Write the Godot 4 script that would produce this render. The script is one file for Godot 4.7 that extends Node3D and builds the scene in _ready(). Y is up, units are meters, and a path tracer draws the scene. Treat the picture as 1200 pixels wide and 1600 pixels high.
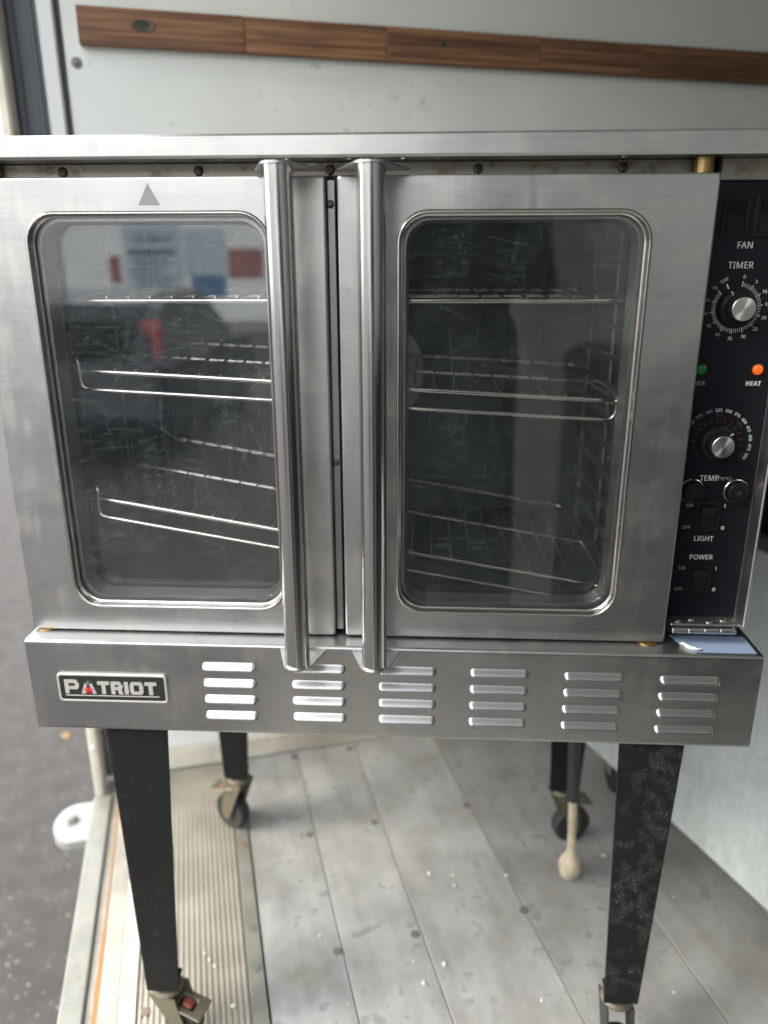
extends Node3D

const TURN := 0.296706          # the truck body is turned 17 degrees against the oven front
const CAM := Vector3(0.0469, 1.2251, 0.9317)
var M := {}
var taken := {}
var rng := RandomNumberGenerator.new()

# ------------------------------------------------------------------ naming
func numbered(called: String) -> String:
	var n: int = taken.get(called, 0)
	taken[called] = n + 1
	return called if n == 0 else "%s_%03d" % [called, n]

func tag(o: Node, label := "", category := "", group := "", kind := "") -> Node:
	if label: o.set_meta("label", label)
	if category: o.set_meta("category", category)
	if group: o.set_meta("group", group)
	if kind: o.set_meta("kind", kind)
	return o

func thing(called: String, label: String, category: String, at := Vector3.ZERO, turn := 0.0, group := "") -> Node3D:
	var o := Node3D.new()
	o.name = numbered(called)
	add_child(o)
	o.position = at
	o.rotation.y = turn
	tag(o, label, category, group)
	return o

func inst(called: String, mesh: Mesh, m: Material, parent: Node, at := Vector3.ZERO, turn := Vector3.ZERO) -> MeshInstance3D:
	var o := MeshInstance3D.new()
	o.name = numbered(called) if parent == self else called
	o.mesh = mesh
	o.material_override = m
	parent.add_child(o, true)
	o.position = at
	o.rotation = turn
	return o

func part(called: String, st: SurfaceTool, m: Material, parent: Node, at := Vector3.ZERO, turn := Vector3.ZERO) -> MeshInstance3D:
	return inst(called, done(st), m, parent, at, turn)

func struct(called: String, st: SurfaceTool, m: Material, turn := 0.0) -> MeshInstance3D:
	var o := inst(called, done(st), m, self, Vector3.ZERO, Vector3(0, turn, 0))
	o.set_meta("kind", "structure")
	return o

# ------------------------------------------------------------------ shapes
func begin() -> SurfaceTool:
	var st := SurfaceTool.new()
	st.begin(Mesh.PRIMITIVE_TRIANGLES)
	return st

func done(st: SurfaceTool) -> ArrayMesh:
	st.generate_normals()
	return st.commit()

func tri(st: SurfaceTool, a: Vector3, b: Vector3, c: Vector3) -> void:
	st.add_vertex(a)
	st.add_vertex(b)
	st.add_vertex(c)

func quad(st: SurfaceTool, a: Vector3, b: Vector3, c: Vector3, d: Vector3) -> void:
	tri(st, a, b, c)
	tri(st, a, c, d)

func flat(st: SurfaceTool) -> void:
	st.set_smooth_group(-1)

# rings joined one after another; cap 1 closes the first, 2 the last, 3 both
func loft(st: SurfaceTool, rings: Array, smooth := false, cap := 3) -> void:
	st.set_smooth_group(0 if smooth else -1)
	for k in rings.size() - 1:
		var a: PackedVector3Array = rings[k]
		var b: PackedVector3Array = rings[k + 1]
		var n := a.size()
		for i in n:
			var j := (i + 1) % n
			quad(st, a[i], b[i], b[j], a[j])
	flat(st)
	if cap & 1: fan(st, rings[0], true)
	if cap & 2: fan(st, rings[rings.size() - 1], false)

func fan(st: SurfaceTool, ring: PackedVector3Array, flip: bool) -> void:
	var c := Vector3.ZERO
	for p in ring: c += p
	c /= ring.size()
	for i in ring.size():
		var j := (i + 1) % ring.size()
		if flip: tri(st, c, ring[i], ring[j])
		else: tri(st, c, ring[j], ring[i])

# a rounded rectangle seen from +z, counter-clockwise
func rr(x0: float, y0: float, x1: float, y1: float, z: float, r: float, n := 6) -> PackedVector3Array:
	var out := PackedVector3Array()
	var cs := [Vector2(x1 - r, y1 - r), Vector2(x0 + r, y1 - r), Vector2(x0 + r, y0 + r), Vector2(x1 - r, y0 + r)]
	for k in 4:
		for i in n + 1:
			var t := PI / 2 * (k + float(i) / n)
			out.append(Vector3(cs[k].x + r * cos(t), cs[k].y + r * sin(t), z))
	return out

# bevelled box between two corners
func bx(st: SurfaceTool, a: Vector3, b: Vector3, e := 0.002, n := 1) -> void:
	e = minf(e, 0.45 * minf(b.x - a.x, minf(b.y - a.y, b.z - a.z)))
	loft(st, [rr(a.x + e, a.y + e, b.x - e, b.y - e, a.z, e * 0.5, n), rr(a.x, a.y, b.x, b.y, a.z + e, e, n), rr(a.x, a.y, b.x, b.y, b.z - e, e, n), rr(a.x + e, a.y + e, b.x - e, b.y - e, b.z, e * 0.5, n)])

func box(a: Vector3, b: Vector3, e := 0.002, n := 1) -> SurfaceTool:
	var st := begin()
	bx(st, a, b, e, n)
	return st

func circle(c: Vector3, ax: Vector3, ay: Vector3, r: float, n: int) -> PackedVector3Array:
	var out := PackedVector3Array()
	for i in n:
		var t := TAU * i / n
		out.append(c + ax * (r * cos(t)) + ay * (r * sin(t)))
	return out

# lathe about z: profile of (radius, z)
func turned(st: SurfaceTool, prof: Array, n := 24, at := Vector3.ZERO, smooth := false, cap := 3) -> void:
	var rings := []
	for p in prof:
		rings.append(circle(at + Vector3(0, 0, p.y), Vector3.RIGHT, Vector3.UP, maxf(p.x, 1e-5), n))
	loft(st, rings, smooth, cap)

func tube(st: SurfaceTool, path: Array, r: float, n := 8) -> void:
	var rings := []
	var side := Vector3.ZERO
	for i in path.size():
		var p: Vector3 = path[i]
		var d: Vector3 = (path[mini(i + 1, path.size() - 1)] - path[maxi(i - 1, 0)]).normalized()
		if side == Vector3.ZERO:
			side = d.cross(Vector3.UP if absf(d.y) < 0.9 else Vector3.RIGHT).normalized()
		side = (side - d * side.dot(d)).normalized()
		rings.append(circle(p, side, side.cross(d), r, n))
	loft(st, rings, true, 3)

# a polyline whose inner corners are rounded
func bend(pts: Array, r: float, n := 4) -> Array:
	var out := [pts[0]]
	for i in range(1, pts.size() - 1):
		var p: Vector3 = pts[i]
		var a: Vector3 = p + (pts[i - 1] - p).limit_length(r)
		var b: Vector3 = p + (pts[i + 1] - p).limit_length(r)
		for k in n + 1:
			var t := float(k) / n
			out.append(a.lerp(p, t).lerp(p.lerp(b, t), t))
	out.append(pts[pts.size() - 1])
	return out

func words(called: String, text: String, cap_height: float, m: Material, parent: Node, at: Vector3, slant := 0.0, bold := false, wide := 1.0) -> MeshInstance3D:
	var f := SystemFont.new()
	f.font_names = PackedStringArray(["Droid Sans"])
	if bold: f.font_weight = 700
	var t := TextMesh.new()
	t.text = text
	t.font = f
	t.font_size = 48
	t.pixel_size = cap_height / (0.72 * 48)
	t.depth = 0.0004
	t.curve_step = 1.5
	var o := inst(called, t, m, parent, at, Vector3(0, 0, slant))
	o.scale.x = wide
	return o

# ------------------------------------------------------------------ computed textures
func noise(s: int, freq: float, octaves := 3, kind := FastNoiseLite.TYPE_SIMPLEX_SMOOTH) -> FastNoiseLite:
	var n := FastNoiseLite.new()
	n.seed = s
	n.noise_type = kind
	n.frequency = freq
	n.fractal_octaves = octaves
	return n

func field(s: int, freq: float, octaves: int, w: int, h: int) -> PackedByteArray:
	return noise(s, freq, octaves).get_seamless_image(w, h).get_data()

func stretched(s: int, w: int, h: int, fw: int, fh: int, freq: float, octaves := 2) -> PackedByteArray:
	var im: Image = noise(s, freq, octaves).get_seamless_image(fw, fh)
	im.resize(w, h, Image.INTERPOLATE_BILINEAR)
	return im.get_data()

func grey(data: PackedFloat32Array, w: int, h: int) -> ImageTexture:
	var b := PackedByteArray()
	b.resize(w * h)
	for i in w * h: b[i] = int(clampf(data[i], 0, 1) * 255.0)
	return ImageTexture.create_from_image(Image.create_from_data(w, h, false, Image.FORMAT_L8, b))

func scratch(data: PackedFloat32Array, w: int, h: int, count: int, len_lo: float, len_hi: float, mid: float, spread: float, add: float) -> void:
	for k in count:
		var p := Vector2(rng.randf() * w, rng.randf() * h)
		var ang := mid + rng.randfn(0, spread)
		var d := Vector2(cos(ang), sin(ang))
		var n := int(rng.randf_range(len_lo, len_hi))
		var curve := rng.randfn(0, 0.002)
		var s := add * rng.randf_range(0.3, 1.0)
		for i in n:
			p += d
			d = d.rotated(curve)
			var at: int = posmod(int(p.y), h) * w + posmod(int(p.x), w)
			data[at] += s

func colored(w: int, h: int, ramp: Callable) -> ImageTexture:
	var b := PackedByteArray()
	b.resize(w * h * 3)
	for i in w * h:
		var c: Color = ramp.call(i)
		b[i * 3] = int(clampf(c.r, 0, 1) * 255)
		b[i * 3 + 1] = int(clampf(c.g, 0, 1) * 255)
		b[i * 3 + 2] = int(clampf(c.b, 0, 1) * 255)
	return ImageTexture.create_from_image(Image.create_from_data(w, h, false, Image.FORMAT_RGB8, b))

func mat(called: String, c: Color, rough := 0.5, metal := 0.0) -> StandardMaterial3D:
	var m := StandardMaterial3D.new()
	m.resource_name = called
	m.albedo_color = c.linear_to_srgb()
	m.roughness = rough
	m.metallic = metal
	M[called] = m
	return m

func tri_scale(m: StandardMaterial3D, s: Vector3, world := false) -> void:
	m.uv1_triplanar = true
	m.uv1_world_triplanar = world
	m.uv1_scale = s
	m.uv1_triplanar_sharpness = 8.0

func lin(r: float, g: float, b: float) -> Color:
	return Color(r, g, b)

func make_materials() -> void:
	var W := 768
	# ---- brushed stainless: grain, wiped smears, scratches, dried drops
	var streak := stretched(3, W, W, 24, W, 0.22, 3)
	var smear := field(5, 0.006, 5, W, W)
	var blot := field(6, 0.02, 4, W, W)
	var fine := field(7, 0.25, 2, W, W)
	var drip := stretched(8, W, W, W, 60, 0.05, 4)
	var patch := field(9, 0.012, 5, W, W)
	var sr := PackedFloat32Array()
	sr.resize(W * W)
	var residue := PackedFloat32Array()
	residue.resize(W * W)
	for i in W * W:
		var s := smear[i] / 255.0
		var b := blot[i] / 255.0
		# dried cleaner and grease: ragged patches with runs below them
		residue[i] = smoothstep(0.46, 0.76, patch[i] / 255.0 * 0.55 + drip[i] / 255.0 * 0.35 + b * 0.10 + 0.06 * (fine[i] / 255.0 - 0.5))
		sr[i] = 0.56 + 0.06 * (streak[i] / 255.0 - 0.5) + 0.09 * (s - 0.5) + 0.05 * (b - 0.5) + 0.06 * (fine[i] / 255.0 - 0.5) + 0.07 * residue[i]
	scratch(sr, W, W, 420, 20, 130, -1.1, 0.35, 0.10)
	scratch(sr, W, W, 160, 10, 60, 0.3, 0.9, 0.10)
	var steel_rough := grey(sr, W, W)
	var steel_color := colored(W, W, func(i: int) -> Color:
		var v := 0.925 + 0.045 * (smear[i] / 255.0 - 0.5) + 0.04 * (streak[i] / 255.0 - 0.5) + 0.5 * (sr[i] - 0.58) * 0.25
		var b := blot[i] / 255.0
		v -= 0.03 * smoothstep(0.66, 0.85, b) * (1.0 - residue[i])
		v += 0.035 * residue[i] * (0.6 + 0.4 * fine[i] / 255.0)
		return Color(v, v * (1.0 - 0.012 * residue[i]), v * (1.0 - 0.035 * residue[i])))
	for a in [["steel", 0.64, 0.64], ["steel_cover", 0.60, 0.68], ["steel_apron", 0.49, 0.66], ["steel_dirty", 0.40, 0.75]]:
		var m := mat(a[0], lin(a[1] * 0.985, a[1] * 0.995, a[1]), a[2], 1.0)
		m.albedo_texture = steel_color
		m.roughness_texture = steel_rough
		tri_scale(m, Vector3(1.5, 1.5, 1.5))
	M.steel_apron.uv1_offset = Vector3(0.35, 0.27, 0.1)
	M.steel_cover.uv1_offset = Vector3(0.6, 0.7, 0.2)
	mat("steel_tube", lin(0.56, 0.555, 0.545), 0.36, 1.0)
	M.steel_tube.roughness_texture = steel_rough
	tri_scale(M.steel_tube, Vector3(4, 0.6, 4))
	mat("chrome", lin(0.66, 0.65, 0.62), 0.2, 1.0)
	mat("trim_steel", lin(0.64, 0.63, 0.60), 0.24, 1.0)
	mat("rack_wire", lin(0.70, 0.68, 0.62), 0.18, 1.0)
	mat("screw_dark", lin(0.10, 0.09, 0.08), 0.4, 0.8)
	mat("brass", lin(0.40, 0.28, 0.13), 0.4, 1.0)
	mat("zinc_yellow", lin(0.20, 0.18, 0.135), 0.55, 0.6)
	mat("recess_dark", lin(0.02, 0.02, 0.02), 0.7)  # near-black: the dark of recesses and slots is put into this colour
	# ---- stained face frame behind the doors
	var rust := field(11, 0.015, 5, 512, 512)
	var rust2 := field(12, 0.08, 3, 512, 512)
	var stained := colored(512, 512, func(i: int) -> Color:
		var r := 0.7 * smoothstep(0.5, 0.85, rust[i] / 255.0 * 0.75 + rust2[i] / 255.0 * 0.25)
		return Color(0.66, 0.64, 0.60).lerp(Color(0.46, 0.38, 0.30), r))
	mat("stained_steel", lin(0.8, 0.8, 0.8), 0.5, 0.75)
	M.stained_steel.albedo_texture = stained
	tri_scale(M.stained_steel, Vector3(3, 3, 3))
	# ---- oven cavity
	mat("cavity", lin(0.055, 0.068, 0.062), 0.45, 0.3)
	mat("guide_wire", lin(0.34, 0.35, 0.33), 0.4, 0.9)
	# ---- door glass and the dried film on it
	var g := mat("glass", lin(0.55, 0.6, 0.58), 0.0)
	g.albedo_color.a = 0.0
	g.transparency = BaseMaterial3D.TRANSPARENCY_ALPHA
	var f1 := field(21, 0.010, 5, W, W)
	var f2 := stretched(22, W, W, W, 96, 0.06, 3)
	var f3 := field(23, 0.2, 2, W, W)
	var f4 := stretched(24, W, W, W / 2, W, 0.03, 4)
	var f5 := stretched(25, W, W, 150, W, 0.14, 3)
	var fd := PackedFloat32Array()
	fd.resize(W * W)
	for i in W * W:
		var base := f1[i] / 255.0
		var wipe := f2[i] / 255.0
		var sp := f3[i] / 255.0
		var rub := smoothstep(0.45, 0.85, f5[i] / 255.0 * 0.6 + sp * 0.25 + wipe * 0.15)
		var v := 0.17 + 0.10 * (base - 0.5) + 0.42 * rub * smoothstep(0.35, 0.75, base) + 0.08 * (wipe - 0.5) + 0.05 * (f4[i] / 255.0 - 0.5)
		v += 1.3 * smoothstep(0.76, 0.92, sp) * smoothstep(0.55, 0.8, base)
		fd[i] = v
	scratch(fd, W, W, 700, 10, 70, 0.2, 0.5, 0.5)
	scratch(fd, W, W, 320, 20, 130, 1.57, 0.08, 0.4)
	var fb := PackedByteArray()
	fb.resize(W * W * 4)
	for i in W * W:
		fb[i * 4] = 156
		fb[i * 4 + 1] = 172
		fb[i * 4 + 2] = 166
		fb[i * 4 + 3] = int(clampf(fd[i] * 0.26, 0, 1) * 255)
	var film := mat("glass_film", lin(1, 1, 1), 0.75)
	film.albedo_texture = ImageTexture.create_from_image(Image.create_from_data(W, W, false, Image.FORMAT_RGBA8, fb))
	film.transparency = BaseMaterial3D.TRANSPARENCY_ALPHA
	film.metallic_specular = 0.1
	tri_scale(film, Vector3(1.35, 1.35, 1.35))
	# ---- control panel
	mat("panel_black", lin(0.008, 0.010, 0.014), 0.35)
	M.panel_black.metallic_specular = 0.3
	mat("plastic_black", lin(0.008, 0.008, 0.009), 0.42)
	M.plastic_black.metallic_specular = 0.35
	mat("print_white", lin(0.62, 0.62, 0.60), 0.6)
	mat("print_grey", lin(0.30, 0.30, 0.30), 0.6)
	mat("print_red", lin(0.16, 0.012, 0.02), 0.6)
	mat("spun_cap", lin(0.75, 0.75, 0.74), 0.32, 1.0)
	M.spun_cap.anisotropy_enabled = true
	M.spun_cap.anisotropy = 0.9
	var gl := mat("led_green", lin(0.01, 0.16, 0.03), 0.25)
	gl.emission_enabled = false
	var ol := mat("led_orange", lin(0.62, 0.12, 0.008), 0.25)
	ol.emission_enabled = true
	ol.emission = Color(1.0, 0.33, 0.03)
	ol.emission_energy_multiplier = 0.08
	mat("film_blue", lin(0.27, 0.36, 0.55), 0.32)
	mat("sticker_grey", lin(0.27, 0.27, 0.265), 0.5)
	mat("badge_black", lin(0.022, 0.024, 0.024), 0.4)
	mat("badge_silver", lin(0.52, 0.51, 0.48), 0.5, 0.35)
	mat("badge_red", lin(0.55, 0.02, 0.03), 0.4)
	# ---- black painted legs with scuffs
	var p1 := field(31, 0.03, 4, 512, 512)
	var p2 := field(32, 0.22, 2, 512, 512)
	var p3 := field(33, 0.008, 3, 512, 512)
	var p4 := field(34, 0.09, 3, 512, 512)
	for a in [["leg_clean", 0.84, 0.60], ["leg_scuffed", 0.70, 0.44]]:
		var hi: float = a[1] + 0.0
		var mid: float = a[2]
		var m := mat(a[0], lin(0.75, 0.75, 0.75), 0.55)
		m.metallic_specular = 0.25
		m.albedo_texture = colored(512, 512, func(i: int) -> Color:
			var cl := smoothstep(mid, mid + 0.22, p1[i] / 255.0 * 0.6 + p3[i] / 255.0 * 0.4)
			var s := smoothstep(hi, hi + 0.10, p2[i] / 255.0) * smoothstep(0.25, 0.6, p1[i] / 255.0) * smoothstep(0.30, 0.62, p3[i] / 255.0)
			s = maxf(s * (0.35 + 0.65 * p4[i] / 255.0), (0.9 if hi > 0.8 else 1.0) * smoothstep(0.80, 0.93, p4[i] / 255.0) * smoothstep(0.45, 0.6, p3[i] / 255.0))
			var k := clampf((0.08 if hi > 0.8 else 0.16) * cl * (0.3 + p2[i] / 255.0) + 0.65 * s, 0, 1)
			return Color(0.15, 0.157, 0.16).lerp(Color(0.70, 0.70, 0.68), k))
		tri_scale(m, Vector3(2.6, 2.1, 2.6))
	mat("rubber", lin(0.02, 0.02, 0.021), 0.7)
	mat("wheel_dark", lin(0.035, 0.035, 0.036), 0.6)
	mat("grimy_white", lin(0.52, 0.46, 0.38), 0.6)
	mat("red_tip", lin(0.26, 0.06, 0.04), 0.6)
	# ---- truck body
	var w1 := field(41, 0.006, 5, 512, 512)
	var w2 := field(42, 0.05, 3, 512, 512)
	var wall := mat("wall_panel", lin(1, 1, 1), 0.55)
	wall.albedo_texture = colored(512, 512, func(i: int) -> Color:
		var v := 0.90 + 0.05 * (w1[i] / 255.0 - 0.5)
		var s := smoothstep(0.70, 0.9, w2[i] / 255.0) * smoothstep(0.5, 0.7, w1[i] / 255.0)
		var c := Color(v * 0.985, v, v * 0.985)
		return c.lerp(Color(0.45, 0.43, 0.38), 0.25 * s))
	tri_scale(wall, Vector3(0.9, 0.9, 0.9))
	var g1 := stretched(51, 512, 512, 24, 512, 0.05, 4)
	var g2 := stretched(52, 512, 512, 80, 512, 0.09, 2)
	var g3 := field(53, 0.01, 3, 512, 512)
	for k in 4:
		var tone: float = [1.0, 0.94, 1.03, 0.88][k]
		var hue: float = [0.02, 0.01, 0.03, 0.0][k]
		var m := mat("wood_%d" % k, lin(1, 1, 1), 0.6)
		m.albedo_texture = colored(512, 512, func(i: int) -> Color:
			var t := 0.55 * g1[i] / 255.0 + 0.25 * g2[i] / 255.0 + 0.2 * g3[i] / 255.0
			var c := Color(0.34, 0.23, 0.17).lerp(Color(0.61, 0.42 + hue, 0.29 + hue), smoothstep(0.2, 0.8, t))
			return c * tone)
		# the strip runs across the grain picture, so the picture is stretched along x
		tri_scale(m, Vector3(0.9, 3.2, 3.2))
		m.uv1_offset = Vector3(0.13 * k, 0.37 * k, 0.2 * k)
	# ---- truck floor: grey worn boards with soot, smears and scuffs
	var d1 := field(61, 0.008, 5, W, W)
	var d2 := field(62, 0.03, 4, W, W)
	var d3 := field(63, 0.22, 2, W, W)
	var d4 := stretched(64, W, W, W, 64, 0.04, 3)
	for k in 3:
		var base_tone: float = [0.645, 0.615, 0.665][k]
		var m := mat("board_%d" % k, lin(1, 1, 1), 0.62)
		var marks := PackedFloat32Array()
		marks.resize(W * W)
		scratch(marks, W, W, 90, 20, 200, 1.4, 0.5, 0.07)
		scratch(marks, W, W, 60, 20, 140, 0.4, 0.8, -0.09)
		m.albedo_texture = colored(W, W, func(i: int) -> Color:
			var a := d1[i] / 255.0
			var b := d2[i] / 255.0
			var v := base_tone + 0.14 * (a - 0.5) + 0.06 * (b - 0.5) + 0.055 * (d4[i] / 255.0 - 0.5) + 0.5 * marks[i]
			v -= 0.10 * smoothstep(0.66, 0.82, b) * smoothstep(0.4, 0.65, a)
			var s := smoothstep(0.9, 0.97, d3[i] / 255.0)
			v += 0.14 * s * smoothstep(0.45, 0.6, a)
			var warm := smoothstep(0.60, 0.85, 1.0 - a) * 0.012
			return Color(v + warm, v + 0.005 + warm * 0.5, v + 0.008 - warm))
		tri_scale(m, Vector3(0.9, 0.9, 0.9))
		m.uv1_offset = Vector3(0.31 * k, 0.0, 0.47 * k)
		m.roughness_texture = grey_of(d1, W, 0.45, 1.0)
	mat("seam_dark", lin(0.17, 0.165, 0.155), 0.8)
	var dirt := colored(512, 512, func(i: int) -> Color:
		var v := 0.80 + 0.16 * (w1[i] / 255.0 - 0.5) - 0.10 * smoothstep(0.68, 0.95, w2[i] / 255.0)
		return Color(v, v * 0.97, v * 0.91))
	mat("ribbed_aluminium", lin(0.72, 0.71, 0.70), 0.5, 0.35)
	M.ribbed_aluminium.albedo_texture = dirt
	tri_scale(M.ribbed_aluminium, Vector3(2.2, 2.2, 2.2))
	M.grimy_white.albedo_texture = dirt
	tri_scale(M.grimy_white, Vector3(9, 9, 9))
	M.grimy_white.albedo_color = Color(0.98, 0.95, 0.90)
	mat("galvanised", lin(0.44, 0.46, 0.47), 0.55, 0.25)
	M.galvanised.albedo_texture = dirt
	M.galvanised.roughness_texture = grey_of(d1, W, 0.5, 1.2)
	tri_scale(M.galvanised, Vector3(2.5, 2.5, 2.5))
	mat("white_paint", lin(1.0, 1.0, 1.0), 0.5)
	M.white_paint.albedo_texture = dirt
	tri_scale(M.white_paint, Vector3(1.6, 1.6, 1.6))
	mat("pale_trim", lin(0.74, 0.75, 0.76), 0.4)
	mat("rust_line", lin(0.42, 0.20, 0.07), 0.85)
	mat("blue_grey_seal", lin(0.13, 0.15, 0.175), 0.5)
	mat("shadow_filler_dark", lin(0.16, 0.165, 0.18), 0.8)  # shadow tone of the filler beside the edge trim
	mat("chip_white", lin(0.68, 0.66, 0.60), 0.8)
	mat("rust_spot", lin(0.22, 0.165, 0.13), 0.8)
	# ---- neighbouring cabinet
	var c1 := stretched(71, 512, 512, 512, 200, 0.03, 4)
	var c2 := field(72, 0.05, 4, 512, 512)
	var cab := mat("cabinet_pale", lin(1, 1, 1), 0.5)
	cab.albedo_texture = colored(512, 512, func(i: int) -> Color:
		var v := 0.84 + 0.10 * (c1[i] / 255.0 - 0.5)
		var s := smoothstep(0.60, 0.78, c2[i] / 255.0 * 0.7 + c1[i] / 255.0 * 0.3)
		return Color(v * 0.955, v, v * 1.0).lerp(Color(0.42, 0.44, 0.42), 0.12 * s))
	tri_scale(cab, Vector3(1.5, 1.5, 1.5))
	mat("cabinet_black", lin(0.010, 0.011, 0.012), 0.5)
	mat("cabinet_lip", lin(0.16, 0.16, 0.155), 0.5, 0.4)
	# ---- outdoors
	var a1 := field(81, 0.2, 2, W, W)
	var a2 := field(82, 0.01, 4, W, W)
	var a3 := field(83, 0.06, 2, W, W)
	var asph := mat("asphalt", lin(1, 1, 1), 0.9)
	asph.albedo_texture = colored(W, W, func(i: int) -> Color:
		var v := 0.21 + 0.06 * (a2[i] / 255.0 - 0.5) + 0.10 * (a1[i] / 255.0 - 0.5)
		v += 0.30 * smoothstep(0.80, 0.92, a3[i] / 255.0)
		return Color(v * 1.05, v * 0.99, v * 0.96))
	tri_scale(asph, Vector3(1.0, 1.0, 1.0))
	mat("added_building_wall", lin(0.46, 0.44, 0.41), 0.8)
	mat("leaf", lin(0.20, 0.11, 0.04), 0.7)
	mat("lug_metal", lin(0.34, 0.34, 0.335), 0.55, 0.2)
	mat("van_white", lin(0.76, 0.77, 0.77), 0.4)
	mat("van_blue", lin(0.06, 0.15, 0.30), 0.5)
	mat("van_red", lin(0.28, 0.09, 0.09), 0.5)
	mat("van_print", lin(0.06, 0.07, 0.10), 0.5)
	mat("van_poster", lin(0.42, 0.50, 0.58), 0.5)
	mat("car_paint", lin(0.012, 0.014, 0.028), 0.2)
	mat("car_glass", lin(0.01, 0.012, 0.014), 0.05)
	mat("car_lamp", lin(0.32, 0.03, 0.05), 0.2)
	mat("skin", lin(0.42, 0.26, 0.19), 0.55)
	mat("navy_cloth", lin(0.012, 0.014, 0.024), 0.9)
	mat("denim", lin(0.02, 0.026, 0.045), 0.9)
	mat("hair_dark", lin(0.015, 0.012, 0.010), 0.7)

func grey_of(src: PackedByteArray, w: int, lo: float, hi: float) -> ImageTexture:
	var d := PackedFloat32Array()
	d.resize(w * w)
	for i in w * w: d[i] = lerpf(lo, hi, src[i] / 255.0)
	return grey(d, w, w)

# ------------------------------------------------------------------ camera and light
func _ready() -> void:
	rng.seed = 41
	var cam := Camera3D.new()
	cam.name = "camera"
	add_child(cam)
	cam.position = CAM
	cam.basis = Basis(Vector3.UP, 0.0534) * Basis(Vector3.RIGHT, -0.3171) * Basis(Vector3.BACK, -0.0023)
	cam.near = 0.03
	cam.far = 400.0
	var lens := CameraAttributesPhysical.new()
	lens.frustum_focal_length = 26.0
	lens.frustum_focus_distance = 0.93
	lens.exposure_aperture = 2.3
	cam.attributes = lens
	cam.fov = 67.2
	var e := Environment.new()
	e.background_mode = Environment.BG_SKY
	var sky := Sky.new()
	var sm := ProceduralSkyMaterial.new()
	sm.sky_top_color = Color(0.88, 0.90, 0.91)
	sm.sky_horizon_color = Color(0.97, 0.97, 0.96)
	sm.sky_curve = 0.2
	sm.sky_energy_multiplier = 1.0
	sm.ground_bottom_color = Color(0.35, 0.35, 0.35)
	sm.ground_horizon_color = Color(0.6, 0.6, 0.6)
	sky.sky_material = sm
	e.sky = sky
	e.tonemap_mode = Environment.TONE_MAPPER_LINEAR
	e.tonemap_exposure = 5.8
	e.sdfgi_enabled = true
	e.ssao_enabled = true
	e.ssil_enabled = true
	var we := WorldEnvironment.new()
	we.environment = e
	add_child(we)
	var sun := DirectionalLight3D.new()
	sun.name = "sun"
	sun.light_color = Color(1.0, 0.97, 0.92)
	sun.light_energy = 0.25
	sun.light_angular_distance = 30.0
	sun.shadow_enabled = true
	add_child(sun)
	sun.look_at_from_position(Vector3.ZERO, Vector3(0.78, -0.62, -0.30), Vector3.UP)

	make_materials()
	build_setting()
	build_oven()
	build_racks()
	build_cabinet()
	build_loose_things()
	build_outdoors()
	build_photographer()

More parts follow.
